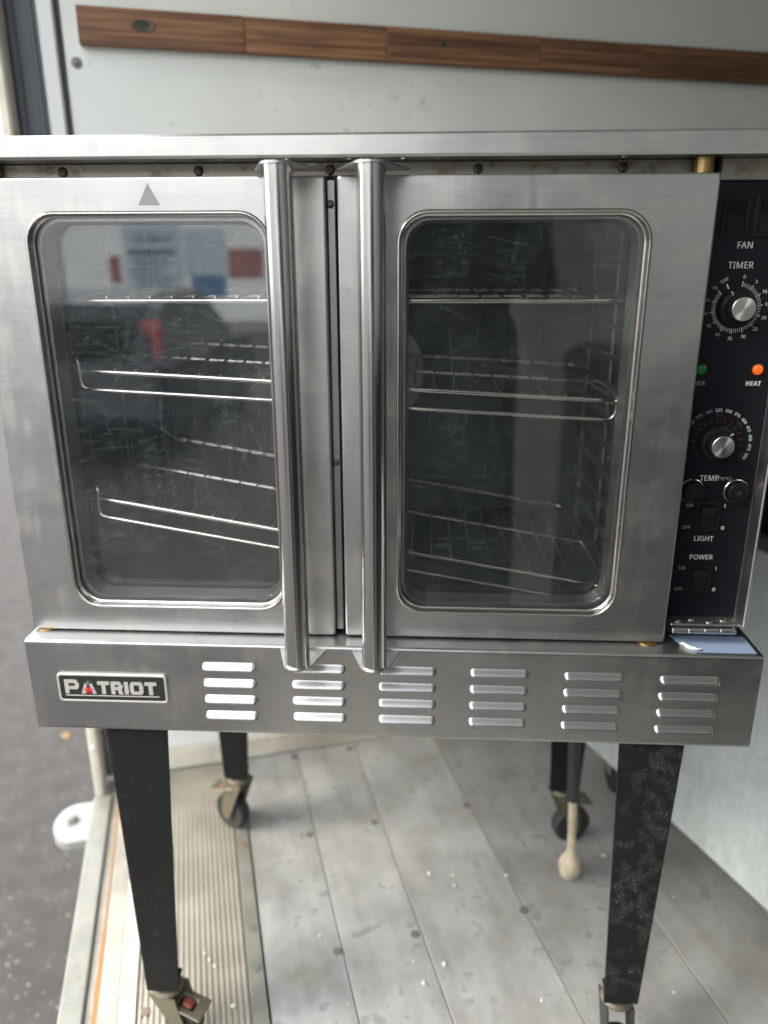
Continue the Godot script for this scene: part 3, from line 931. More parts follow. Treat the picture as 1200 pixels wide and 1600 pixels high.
func knob(parent: Node, x: float, y: float, z: float, pointer: float) -> void:
	var st := begin()
	turned(st, [Vector2(0.0225, 0.0), Vector2(0.0222, 0.0030), Vector2(0.0200, 0.0062), Vector2(0.0160, 0.0075)], 48, Vector3.ZERO, false, 2)
	var k := part("knob", st, M.plastic_black, parent, Vector3(x, y, z + 0.0004))
	st = begin()
	var rings := []
	for p in [Vector2(0.0158, 0.006), Vector2(0.0156, 0.021), Vector2(0.0148, 0.0232)]:
		var ring := PackedVector3Array()
		for i in 96:
			var t := TAU * i / 96
			ring.append(Vector3(cos(t), sin(t), 0) * (p.x - 0.0007 * (0.5 + 0.5 * cos(t * 12))) + Vector3(0, 0, p.y))
		rings.append(ring)
	loft(st, rings, false, 2)
	part("grip", st, M.plastic_black, k)
	st = begin()
	flat(st)
	for i in 64:                                       # turned face: the map runs round the rim so that the spun grain does
		var t0 := TAU * i / 64
		var t1 := TAU * (i + 1) / 64
		var p := [Vector2(0.0134, 0.0228), Vector2(0.0134, 0.0242), Vector2(0.0130, 0.0247), Vector2(0.0004, 0.0249)]
		for j in 3:
			var q := []
			for c in [[t0, j], [t1, j], [t1, j + 1], [t0, j], [t1, j + 1], [t0, j + 1]]:
				st.set_uv(Vector2(c[0] / TAU * 8.0, c[1] * 0.3))
				st.add_vertex(Vector3(p[c[1]].x * cos(c[0]), p[c[1]].x * sin(c[0]), p[c[1]].y))
	st.generate_normals()
	st.generate_tangents()
	inst("cap", st.commit(), M.spun_cap, k)
	st = begin()
	bx(st, Vector3(-0.0006, 0.0165, 0.0064), Vector3(0.0006, 0.0215, 0.0074), 0.0001)
	part("pointer", st, M.print_white, k, Vector3.ZERO, Vector3(0, 0, -pointer))

func build_panel(oven: Node3D, stud: ArrayMesh, scr: ArrayMesh) -> void:
	var z := -0.030
	var panel := part("control_panel", box(Vector3(0.3745, 0.7685, z - 0.004), Vector3(0.4652, 1.3085, z), 0.0006), M.panel_black, oven)
	panel.set_meta("label", "black control panel with switches, two dials and indicator lights")
	part("panel_head", box(Vector3(0.3745, 1.3087, z - 0.006), Vector3(0.4652, 1.3316, z + 0.006), 0.001), M.stained_steel, oven)
	var shelf := part("panel_foot", box(Vector3(0.3745, 0.7645, z - 0.004), Vector3(0.4652, 0.7680, -0.005), 0.001), M.steel_dirty, oven)
	part("toe_recess", box(Vector3(0.3745, 0.7420, z - 0.004), Vector3(0.4652, 0.7640, z - 0.001), 0.001), M.recess_dark, shelf)  # back of the recess coloured near-black to draw the dark gap
	for q in [[0.386, -0.014], [0.405, -0.019], [0.426, -0.012], [0.446, -0.018]]:
		inst("rivet", stud, M.steel_dirty, shelf, Vector3(q[0], 0.7679, q[1]), Vector3(-PI / 2, 0, 0))
	var st := begin()
	for k in 4:
		turned(st, [Vector2(0.0034, 0.0), Vector2(0.0040, 0.0006), Vector2(0.0040, 0.0194), Vector2(0.0034, 0.0200)], 14, Vector3(0, 0, 0.0205 * k))
	part("hinge_barrel", st, M.steel, shelf, Vector3(0.3758, 0.7606, -0.001), Vector3(0, PI / 2, 0))
	var zf := z + 0.0002
	# fan switches
	rocker(panel, 0.3988, 1.2693, 0.0320, 0.0440, z, 0.10)
	rocker(panel, 0.4360, 1.2705, 0.0320, 0.0440, z, 0.10)
	words("lettering", "FAN", 0.0074, M.print_white, panel, Vector3(0.4135, 1.2395, zf))
	words("lettering", "TIMER", 0.0074, M.print_white, panel, Vector3(0.4118, 1.2175, zf))
	# timer dial
	var c := Vector2(0.4129, 1.1694)
	st = begin()
	for k in 61:
		var a := deg_to_rad(8.0 + 5.03 * k)
		tick(st, c, a, 0.0242, 0.0305 if k % 5 == 0 else 0.0286, 0.00042 if k % 5 == 0 else 0.00026, z)
	tick(st, c, deg_to_rad(332), 0.0245, 0.0305, 0.0009, z)
	part("timer_scale", st, M.print_white, panel)
	for k in 13:
		var a := deg_to_rad(8.0 + 25.15 * k)
		words("lettering", str(k * 5), 0.0038, M.print_white if k < 8 else M.print_grey, panel, Vector3(c.x + 0.0355 * sin(a), c.y + 0.0355 * cos(a), zf), -0.12)
	words("lettering", "OFF", 0.0040, M.print_white, panel, Vector3(c.x + 0.0355 * sin(deg_to_rad(331)), c.y + 0.0355 * cos(deg_to_rad(331)), zf), deg_to_rad(29))
	knob(panel, c.x, c.y, z, deg_to_rad(332))
	# indicator lights
	for q in [[0.3812, 1.0972, "led_green"], [0.4478, 1.0972, "led_orange"]]:
		st = begin()
		turned(st, [Vector2(0.0078, 0.0), Vector2(0.0078, 0.0012), Vector2(0.0066, 0.0018), Vector2(0.0062, 0.0006)], 24, Vector3.ZERO, false, 0)
		var lamp := part("indicator_lamp", st, M.plastic_black, panel, Vector3(q[0], q[1], z + 0.0003))
		st = begin()
		turned(st, [Vector2(0.0063, 0.0006), Vector2(0.0060, 0.0030), Vector2(0.0045, 0.0046), Vector2(0.0020, 0.0052), Vector2(0.0010, 0.0048)], 24, Vector3.ZERO, true)
		part("lens", st, M[q[2]], lamp)
	words("lettering", "POWER", 0.0054, M.print_grey, panel, Vector3(0.3755, 1.0803, zf))
	words("lettering", "HEAT", 0.0054, M.print_white, panel, Vector3(0.4455, 1.0803, zf), 0.0, true)
	# temperature dial
	c = Vector2(0.4111, 1.0062)
	st = begin()
	var pale := begin()
	for k in 15:
		var a := deg_to_rad(-3.0 + 16.7 * (k - 7))
		tick(st, c, a, 0.0255, 0.0312, 0.0004, z)
		var o := words("lettering", str(150 + 25 * k), 0.0038, M.print_white if k > 6 else M.print_grey, panel, Vector3(c.x + 0.0412 * sin(a), c.y + 0.0412 * cos(a), zf), -a)
		if k in [7, 10, 14]:
			words("lettering", str([163, 0, 0, 204, 0, 0, 0, 260][k - 7]), 0.0030, M.print_red, panel, Vector3(c.x + 0.0350 * sin(a), c.y + 0.0350 * cos(a), zf), -a)
	part("temperature_scale", st, M.print_red, panel)
	knob(panel, c.x, c.y, z, deg_to_rad(52))
	words("lettering", "TEMP", 0.0070, M.print_white, panel, Vector3(0.4085, 0.9606, zf))
	words("lettering", "(°F/°C)", 0.0042, M.print_grey, panel, Vector3(0.4275, 0.9598, zf))
	# round fuse plugs
	for x in [0.3880, 0.4438]:
		st = begin()
		turned(st, [Vector2(0.0150, 0.0), Vector2(0.0150, 0.0014), Vector2(0.0135, 0.0020), Vector2(0.0130, 0.0004)], 30, Vector3.ZERO, false, 0)
		var plug := part("fuse_plug", st, M.plastic_black, panel, Vector3(x, 0.9436, z + 0.0003))
		st = begin()
		turned(st, [Vector2(0.0126, 0.0), Vector2(0.0124, 0.0080), Vector2(0.0116, 0.0092), Vector2(0.0090, 0.0096)], 30)
		part("cap", st, M.plastic_black, plug)
		st = begin()
		bx(st, Vector3(-0.0038, -0.0007, 0.0095), Vector3(0.0038, 0.0007, 0.0099), 0.0001)
		bx(st, Vector3(-0.0007, -0.0038, 0.0095), Vector3(0.0007, 0.0038, 0.01), 0.0001)
		part("slot", st, M.recess_dark, plug, Vector3.ZERO, Vector3(0, 0, 0.5))
		st = begin()
		turned(st, [Vector2(0.0152, 0.0), Vector2(0.0158, 0.0006), Vector2(0.0158, 0.0010), Vector2(0.0152, 0.0016)], 30, Vector3.ZERO, false, 0)
		part("ring", st, M.chrome, plug)
	# light and power switches
	for q in [[0.9092, "LIGHT", 0.8790], [0.8225, "POWER", 0.8532]]:
		rocker(panel, 0.4125, q[0], 0.0315, 0.0400, z, 0.16)
		words("lettering", q[1], 0.0066, M.print_white, panel, Vector3(0.4112, q[2], zf))
		words("lettering", "ON", 0.0044, M.print_grey, panel, Vector3(0.3888, q[0] + 0.0150, zf))
		words("lettering", "OFF", 0.0044, M.print_grey, panel, Vector3(0.3874, q[0] - 0.0150, zf))
		part("lettering", box(Vector3(0.4322, q[0] + 0.0126, z), Vector3(0.4332, q[0] + 0.0172, z + 0.0004), 0.0001), M.print_white, panel)
		words("lettering", "O", 0.0048, M.print_white, panel, Vector3(0.4335, q[0] - 0.0152, zf), 0.0, true)

func tick(st: SurfaceTool, c: Vector2, a: float, r0: float, r1: float, hw: float, z: float) -> void:
	flat(st)
	var d := Vector3(sin(a), cos(a), 0)
	var s := Vector3(cos(a), -sin(a), 0) * hw
	var o := Vector3(c.x, c.y, z + 0.0003)
	quad(st, o + d * r0 - s, o + d * r1 - s, o + d * r1 + s, o + d * r0 + s)

func build_legs(oven: Node3D) -> void:
	var legs := [
		[-0.3944, -0.3058, -0.3860, -0.3336, 0.022, 0.107, "leg_clean"],
		[0.3172, 0.4054, 0.3376, 0.3906, 0.022, 0.126, "leg_scuffed"],
		[-0.3930, -0.3040, -0.3780, -0.3245, -0.455, 0.150, "leg_clean"],
		[0.3080, 0.4000, 0.3250, 0.3880, -0.455, 0.145, "leg_clean"]]
	for k in 4:
		var a: Array = legs[k]
		var zt0: float = a[4] - 0.088
		var zt1: float = a[4]
		var zb0: float = zt1 - 0.070
		var zb1: float = zt1 - 0.004
		var st := begin()
		var rings := []
		for q in [[0.6055, 0.0], [0.57, 0.07], [a[5] + 0.004, 0.992], [a[5], 1.0]]:
			var t: float = q[1]
			var inset := 0.003 if q[1] == 1.0 else 0.0
			var x0 := lerpf(a[0], a[2], t) + inset
			var x1 := lerpf(a[1], a[3], t) - inset
			var z0 := lerpf(zt0, zb0, t) + inset
			var z1 := lerpf(zt1, zb1, t) - inset
			var e := 0.004
			var th := 0.0045
			var ring := [Vector3(x0 + e, q[0], z1), Vector3(x1, q[0], z1), Vector3(x1, q[0], z1 - th), Vector3(x0 + th, q[0], z1 - th), Vector3(x0 + th, q[0], z0), Vector3(x0, q[0], z0), Vector3(x0, q[0], z1 - e), Vector3(x0 + e * 0.3, q[0], z1 - e * 0.3)]
			if a[0] > 0.0:                                # the right legs are the mirror image
				for i in ring.size(): ring[i].x = x0 + x1 - ring[i].x
				ring.reverse()
			rings.append(PackedVector3Array(ring))
		loft(st, rings, false, 0)
		bx(st, Vector3(minf(a[2], a[3]) + 0.005, a[5] + 0.004, zb1 - 0.040), Vector3(maxf(a[2], a[3]) - 0.005, a[5] + 0.010, zb1 - 0.006), 0.001)
		var leg := part("leg", st, M[a[6]], oven)
		caster(leg, (a[2] + a[3]) * 0.5, zb1 - 0.026, a[5], [-0.25, -1.5, 2.6, 0.3][k], k != 1, [-0.25, 0.0, 2.9, 0.3][k])

func caster(leg: Node, x: float, z: float, top: float, turn: float, brake: bool, pedal_turn: float) -> void:
	var r := minf(0.042, top * (0.28 if top < 0.13 else 0.40))
	var c := Vector3(x, 0, z)
	var st := begin()
	# stem flange and fork
	turned(st, [Vector2(0.024, 0.0), Vector2(0.0255, 0.004), Vector2(0.022, 0.010), Vector2(0.012, 0.013), Vector2(0.012, 0.03)], 20)
	var fork := part("caster", st, M.zinc_yellow, leg, c + Vector3(0, top - 0.0165, 0), Vector3(-PI / 2, 0, 0))
	var turn_b := Basis(Vector3.RIGHT, PI / 2) * Basis(Vector3.UP, turn)
	var off := 0.026
	for s in [-1.0, 1.0]:
		st = begin()
		var a := PackedVector3Array()
		var b := PackedVector3Array()
		var ay := top - 0.0165
		for p in [Vector2(-0.024, 0.002), Vector2(0.024, 0.002), Vector2(off + 0.013, -(ay - r) + 0.006), Vector2(off + 0.008, -(ay - r) - 0.011), Vector2(off - 0.008, -(ay - r) - 0.011), Vector2(off - 0.014, -(ay - r) + 0.004)]:
			a.append(Vector3(p.x, p.y, s * 0.0205 - 0.0015))
			b.append(Vector3(p.x, p.y, s * 0.0205 + 0.0015))
		loft(st, [a, b])
		var o := part("fork_plate", st, M.zinc_yellow if brake else M.wheel_dark, fork)
		o.basis = turn_b
	st = begin()
	turned(st, [Vector2(r * 0.62, -0.013), Vector2(r * 0.93, -0.014), Vector2(r, -0.009), Vector2(r, 0.009), Vector2(r * 0.93, 0.014), Vector2(r * 0.62, 0.013)], 30)
	var w := part("wheel", st, M.wheel_dark, fork)
	w.basis = turn_b
	w.position = turn_b * Vector3(off, -(top - 0.0165) + r + 0.0005, 0)
	if brake:
		st = begin()
		var t0 := -0.012
		bx(st, Vector3(0.016, t0 - 0.004, -0.021), Vector3(0.062, t0, -0.010), 0.0015)
		bx(st, Vector3(0.016, t0 - 0.004, 0.010), Vector3(0.062, t0, 0.021), 0.0015)
		bx(st, Vector3(0.054, t0 - 0.0042, -0.0212), Vector3(0.072, t0 + 0.0003, 0.0212), 0.0015)
		bx(st, Vector3(0.010, t0 - 0.014, -0.0215), Vector3(0.026, t0 + 0.001, 0.0215), 0.002)
		var p := part("brake_pedal", st, M.zinc_yellow, fork)
		p.basis = Basis(Vector3.RIGHT, PI / 2) * Basis(Vector3.UP, pedal_turn) * Basis(Vector3.BACK, -0.25)
		st = begin()
		bx(st, Vector3(0.031, t0 - 0.006, -0.0085), Vector3(0.049, t0 + 0.003, 0.0085), 0.003)
		var tip := part("brake_tip", st, M.red_tip, fork)
		tip.basis = p.basis

# ------------------------------------------------------------------ racks
func build_racks() -> void:
	var racks := [
		[1.1745, 0.0, "uppermost wire oven rack, level behind the door windows"],
		[1.0660, -0.0515, "middle wire oven rack, hanging slightly lower at its right end"],
		[0.8450, -0.1690, "lowest wire oven rack, sitting crooked with its right end dropped"]]
	var x0 := -0.425
	var x1 := 0.318
	var cx := (x0 + x1) / 2
	var depth := 0.375
	for k in 3:
		var r := thing("oven_rack", racks[k][2], "oven rack", Vector3(cx, racks[k][0], -0.085), 0.0, "wire racks inside the oven")
		r.rotation.z = racks[k][1]
		var w := (x1 - x0) / 2
		var st := begin()
		tube(st, [Vector3(-w - 0.004, 0, 0), Vector3(w + 0.004, 0, 0)], 0.0038, 10)
		part("front_rod", st, M.rack_wire, r)
		if k > 0:
			st = begin()
			tube(st, bend([Vector3(-w - 0.004, 0.019, -0.006), Vector3(-w + 0.010, 0.019, 0.0065), Vector3(-w + 0.014, -0.024, 0.0065), Vector3(w - 0.022, -0.024, 0.0065), Vector3(w - 0.018, 0.019, 0.0065), Vector3(w + 0.002, 0.019, -0.006)], 0.012, 5), 0.0030, 9)
			part("stop_rod", st, M.rack_wire, r)
		st = begin()
		tube(st, bend([Vector3(-w + 0.004, 0, -0.002), Vector3(-w + 0.004, 0, -depth), Vector3(w - 0.004, 0, -depth), Vector3(w - 0.004, 0, -0.002)], 0.015), 0.0034, 8)
		tube(st, [Vector3(-w + 0.004, -0.002, -depth * 0.5), Vector3(w - 0.004, -0.002, -depth * 0.5)], 0.0034, 8)
		part("frame_rod", st, M.rack_wire, r)
		st = begin()
		for i in 25:
			var x := lerpf(-w + 0.03, w - 0.03, i / 24.0)
			tube(st, [Vector3(x, 0.0046, 0.0025), Vector3(x, 0.0046, -depth)], 0.0015, 6)
		part("wire_grid", st, M.rack_wire, r)

# ------------------------------------------------------------------ neighbour
func build_cabinet() -> void:
	var cab := thing("steel_cabinet", "pale scuffed steel cabinet on casters to the right of the oven", "cabinet", Vector3(0.457, 0, -0.695), deg_to_rad(24.5))
	part("body", box(Vector3(0.0, 0.10, -0.06), Vector3(0.62, 0.752, 0.92), 0.004, 2), M.cabinet_pale, cab)
	part("top_lip", box(Vector3(-0.004, 0.753, -0.062), Vector3(0.624, 0.778, 0.924), 0.003, 2), M.cabinet_lip, cab)
	part("upper_housing", box(Vector3(0.012, 0.7785, -0.05), Vector3(0.61, 1.30, 0.90), 0.004, 2), M.cabinet_black, cab)
	for q in [[0.045, 0.05], [0.030, 0.575]]:
		var st := begin()
		turned(st, [Vector2(0.030, -0.012), Vector2(0.046, -0.013), Vector2(0.049, -0.008), Vector2(0.049, 0.008), Vector2(0.046, 0.013), Vector2(0.030, 0.012)], 28)
		var w := part("caster", st, M.rubber if q[1] < 0.3 else M.grimy_white, cab, Vector3(q[0], 0.0495, q[1]), Vector3(0, 1.2, 0))
		st = begin()
		turned(st, [Vector2(0.029, -0.010), Vector2(0.029, 0.010), Vector2(0.012, 0.016)], 24)
		part("hub", st, M.grimy_white, w)
		st = begin()
		bx(st, Vector3(-0.02, 0.0, 0.016), Vector3(0.02, 0.051, 0.019), 0.001)
		bx(st, Vector3(-0.02, 0.0, -0.019), Vector3(0.02, 0.051, -0.016), 0.001)
		part("fork", st, M.galvanised, w)

# ------------------------------------------------------------------ loose things
func build_loose_things() -> void:
	# dirty rod with a bulb end standing under the oven
	var rod := thing("bulb_ended_rod", "grimy white rod with a round bulb end standing under the oven", "rod", Vector3(0.361, 0, -0.377))
	var st := begin()
	var rings := []
	for p in [Vector2(0.006, 0.0), Vector2(0.015, 0.003), Vector2(0.0215, 0.014), Vector2(0.0235, 0.027), Vector2(0.0215, 0.042), Vector2(0.016, 0.054), Vector2(0.0105, 0.063), Vector2(0.0085, 0.072)]:
		var ring := PackedVector3Array()
		for i in 20:
			var t := TAU * i / 20
			var w := 1.0 + 0.05 * sin(t * 3 + p.y * 90) + 0.03 * sin(t * 5)
			ring.append(Vector3(p.x * w * cos(t), p.y, p.x * w * sin(t)))
		rings.append(ring)
	loft(st, rings, true)
	part("bulb", st, M.grimy_white, rod)
	st = begin()
	tube(st, [Vector3(0, 0.07, 0), Vector3(-0.001, 0.12, -0.003), Vector3(-0.003, 0.185, -0.010)], 0.0085, 14)
	part("rod", st, M.grimy_white, rod)
	st = begin()
	tube(st, [Vector3(-0.003, 0.184, -0.010), Vector3(-0.006, 0.30, -0.022), Vector3(-0.010, 0.604, -0.050)], 0.0125, 14)
	part("sleeve", st, M.wheel_dark, rod)
	st = begin()
	for k in 7:
		var t := k * 0.9
		bx(st, Vector3(0.014 * cos(t) - 0.003, 0.036 + 0.003 * k, 0.014 * sin(t) - 0.003), Vector3(0.014 * cos(t) + 0.004, 0.042 + 0.003 * k, 0.014 * sin(t) + 0.005), 0.001)
	part("rust_flakes", st, M.rust_line, rod)
	# bolted lug on the outer side of the rail
	var lug := thing("bolted_lug", "round-ended pale metal lug bolted to the outside of the truck sill", "metal lug", Vector3.ZERO, TURN)
	st = begin()
	var lo := PackedVector3Array()
	var hi := PackedVector3Array()
	var hi2 := PackedVector3Array()
	for k in 17:
		var t := PI / 2 + PI * k / 16
		lo.append(Vector3(-0.566 + 0.046 * cos(t), -0.022, -0.683 - 0.066 * sin(t)))
	lo.append(Vector3(-0.533, -0.022, -0.617))
	lo.append(Vector3(-0.533, -0.022, -0.749))
	for p in lo:
		hi.append(Vector3(p.x, -0.004, p.z))
		hi2.append(Vector3(p.x * 0.996 - 0.0022, -0.001, lerpf(p.z, -0.683, 0.04)))
	loft(st, [lo, hi, hi2])
	part("plate", st, M.lug_metal, lug)
	st = begin()
	turned(st, [Vector2(0.017, 0.0), Vector2(0.017, 0.003), Vector2(0.011, 0.0032), Vector2(0.011, 0.010), Vector2(0.008, 0.0118)], 6)
	part("bolt", st, M.galvanised, lug, Vector3(-0.572, -0.001, -0.688), Vector3(-PI / 2, 0, 0))
	# leaves blown onto the asphalt outside
	for q in [[Vector3(-1.55, -0.799, -1.97), 0.6]]:
		var leaf := begin()
		var rows := []
		for k in 9:
			var t := k / 8.0
			var w := 0.022 * sin(PI * pow(t, 0.8)) + 0.0012
			rows.append(PackedVector3Array([Vector3(-w, 0.006 + 0.006 * sin(t * 3.0), t * 0.075), Vector3(0, 0.003 + 0.004 * sin(t * 3.0), t * 0.075), Vector3(w, 0.008 + 0.005 * sin(t * 4.0), t * 0.075), Vector3(0, 0.0025 + 0.004 * sin(t * 3.0), t * 0.075)]))
		loft(leaf, rows, false, 0)
		var lf := inst("fallen_leaf", done(leaf), M.leaf, self, q[0], Vector3(0, q[1], 0))
		tag(lf, "small orange-brown leaf on the asphalt just below the oven's lower left corner", "leaf")
		lf.scale = Vector3(0.8, 0.8, 0.8)
	# crumbs and chips on the truck floor
	st = begin()
	var spots := [[0.176, -0.334, 5.0], [0.216, -0.29, 4.5], [0.223, -0.317, 4.0], [0.33, -0.29, 4.5], [0.138, -0.118, 5.0], [0.091, -0.09, 4.5], [0.085, -0.136, 3.0], [-0.072, -0.234, 3.0], [0.556, -0.291, 6.0], [0.54, -0.349, 4.0], [0.636, -0.153, 3.0], [0.28, -0.008, 3.5], [0.511, 0.035, 3.0], [-0.278, -0.232, 3.5], [-0.286, -0.248, 3.0], [-0.269, -0.215, 4.0], [-0.241, -0.127, 5.0]]
	for k in 22: spots.append([rng.randf_range(-0.15, 0.75), rng.randf_range(-0.6, 0.12), rng.randf_range(0.8, 2.0)])
	for s in spots:
		var ring := PackedVector3Array()
		var up := PackedVector3Array()
		for i in 7:
			var t := TAU * i / 7 + rng.randf() * 0.4
			var d: float = s[2] * 0.001 * rng.randf_range(0.6, 1.1)
			ring.append(Vector3(s[0] + d * cos(t), 0.0008, s[1] + d * sin(t) * 1.2))
			up.append(Vector3(s[0] + d * 0.6 * cos(t), 0.0012 + 0.0005 * s[2], s[1] + d * 0.6 * sin(t) * 1.2))
		loft(st, [ring, up])
	var ch := inst("floor_crumbs", done(st), M.chip_white, self, Vector3.ZERO, Vector3(0, TURN, 0))
	tag(ch, "scattered white chips and crumbs on the grey floor boards", "debris", "", "stuff")

# ------------------------------------------------------------------ what the glass and steel mirror: the street behind the camera, plus an added building and crate
func build_outdoors() -> void:
	var van := thing("parked_box_truck", "white box truck with blue and red panels mirrored in the left oven window", "truck", Vector3(-5.0, -0.8, 16.2))
	part("cargo_box", box(Vector3(-3.4, 0.55, 0.0), Vector3(2.6, 3.0, 2.2), 0.03, 2), M.van_white, van)
	part("cab", box(Vector3(2.62, 0.5, 0.1), Vector3(4.2, 2.1, 2.1), 0.12, 3), M.van_white, van)
	part("poster", box(Vector3(-1.45, 1.0, -0.03), Vector3(-0.20, 2.75, -0.001), 0.005), M.van_poster, van)
	part("poster", box(Vector3(-0.12, 1.7, -0.03), Vector3(0.74, 2.65, -0.001), 0.005), M.van_poster, van)
	part("blue_panel", box(Vector3(-0.02, 1.25, -0.035), Vector3(0.72, 1.69, -0.001), 0.005), M.van_blue, van)
	part("red_panel", box(Vector3(0.80, 1.65, -0.03), Vector3(1.55, 2.25, -0.001), 0.005), M.van_red, van)
	part("red_panel", box(Vector3(-1.80, 1.55, -0.03), Vector3(-1.58, 2.1, -0.001), 0.005), M.van_red, van)
	words("lettering", "U-HAUL", 0.17, M.van_print, van, Vector3(-0.82, 2.45, -0.034), 0.0, true).rotation.y = PI
	for k in 9:
		part("print_line", box(Vector3(-1.35 + 0.06 * (k % 3), 2.12 - 0.12 * k, -0.034), Vector3(-0.32 - 0.11 * (k % 4), 2.16 - 0.12 * k + (0.07 if k == 0 else 0.0), -0.031), 0.001), M.van_print, van)
	part("skirt", box(Vector3(-3.4, 0.50, -0.01), Vector3(2.6, 0.75, 0.05), 0.01), M.galvanised, van)
	part("cab_window", box(Vector3(2.9, 1.35, 0.07), Vector3(3.8, 1.95, 0.11), 0.02), M.car_glass, van)
	for q in [[-2.4, 0.45], [0.6, 0.45], [3.4, 0.45]]:
		var st := begin()
		turned(st, [Vector2(0.2, -0.12), Vector2(0.43, -0.12), Vector2(0.45, -0.08), Vector2(0.45, 0.08), Vector2(0.43, 0.12), Vector2(0.2, 0.12)], 24)
		part("wheel", st, M.rubber, van, Vector3(q[0], q[1], 0.16))
	part("chassis", box(Vector3(-3.3, 0.4, 0.4), Vector3(3.8, 0.549, 1.9), 0.02), M.rubber, van)
	var bl := thing("added_street_building", "added pale building across the street that dims the reflections in the oven front", "building", Vector3(-12.0, -0.8, 30.0), -0.25)  # added backdrop, out of view, darker than the sky the steel would mirror
	part("wall", box(Vector3(-40, 0, 0), Vector3(24, 8.5, 10), 0.05), M.added_building_wall, bl)
	part("roof", box(Vector3(-40.4, 8.51, -0.4), Vector3(24.4, 8.9, 10.4), 0.05), M.cabinet_lip, bl)
	for k in 16:
		for y in [1.2, 5.0]:
			part("window", box(Vector3(-38 + k * 3.9, y, -0.06), Vector3(-36.2 + k * 3.9, y + 2.0, -0.001), 0.02), M.car_glass, bl)
	var crate := thing("added_black_crate", "added large black crate, out of view behind the camera, that darkens the right oven window", "crate", Vector3.ZERO, TURN)  # added out of view to darken reflections in right window, door and apron
	part("body", box(Vector3(0.08, 0.04, 1.16), Vector3(1.7, 0.94, 1.54), 0.006, 2), M.cabinet_black, crate)
	part("lid", box(Vector3(0.07, 0.945, 1.15), Vector3(1.71, 0.985, 1.55), 0.006, 2), M.cabinet_black, crate)
	for x in [0.10, 1.58]:
		part("skid", box(Vector3(x, 0.001, 1.17), Vector3(x + 0.10, 0.039, 1.53), 0.003), M.wood_3, crate)
	var car := thing("parked_car", "dark parked car with a red tail lamp mirrored in the left oven window", "car", Vector3(-3.4, -0.8, 6.3))
	var st := begin()
	var side := [Vector2(0.0, 0.45), Vector2(-0.06, 0.62), Vector2(0.0, 1.05), Vector2(0.25, 1.62), Vector2(0.9, 1.74), Vector2(2.2, 1.70), Vector2(3.0, 1.12), Vector2(4.1, 1.0), Vector2(4.35, 0.75), Vector2(4.3, 0.35), Vector2(0.1, 0.30)]
	var rings := []
	for q in [[-0.95, 0.90], [-0.86, 1.0], [0.86, 1.0], [0.95, 0.90]]:
		var ring := PackedVector3Array()
		for p in side:
			var lean := 0.16 * smoothstep(1.0, 1.7, p.y)
			ring.append(Vector3(q[0] * (1.0 - lean), lerpf(0.9, p.y, q[1]), lerpf(2.1, p.x, q[1])))
		rings.append(ring)
	loft(st, rings)
	part("body", st, M.car_paint, car)
	part("rear_window", box(Vector3(-0.62, 1.12, 0.02), Vector3(0.62, 1.5, 0.05), 0.01), M.car_glass, car, Vector3(0, 0, -0.02), Vector3(0.0, 0, 0))
	for s in [-1.0, 1.0]:
		st = begin()
		bx(st, Vector3(-0.09, 1.02, -0.03), Vector3(0.09, 1.48, 0.12), 0.03, 3)
		part("tail_lamp", st, M.car_lamp, car, Vector3(0.80 * s, 0, 0), Vector3(0.12, 0, 0))
		for z in [0.95, 3.45]:
			st = begin()
			turned(st, [Vector2(0.2, -0.1), Vector2(0.32, -0.1), Vector2(0.34, -0.06), Vector2(0.34, 0.06), Vector2(0.32, 0.1), Vector2(0.2, 0.1)], 24)
			part("wheel", st, M.rubber, car, Vector3(0.84 * s, 0.34, z), Vector3(0, PI / 2, 0))
	part("bumper", box(Vector3(-0.9, 0.42, -0.12), Vector3(0.9, 0.62, 0.05), 0.04, 3), M.car_paint, car)

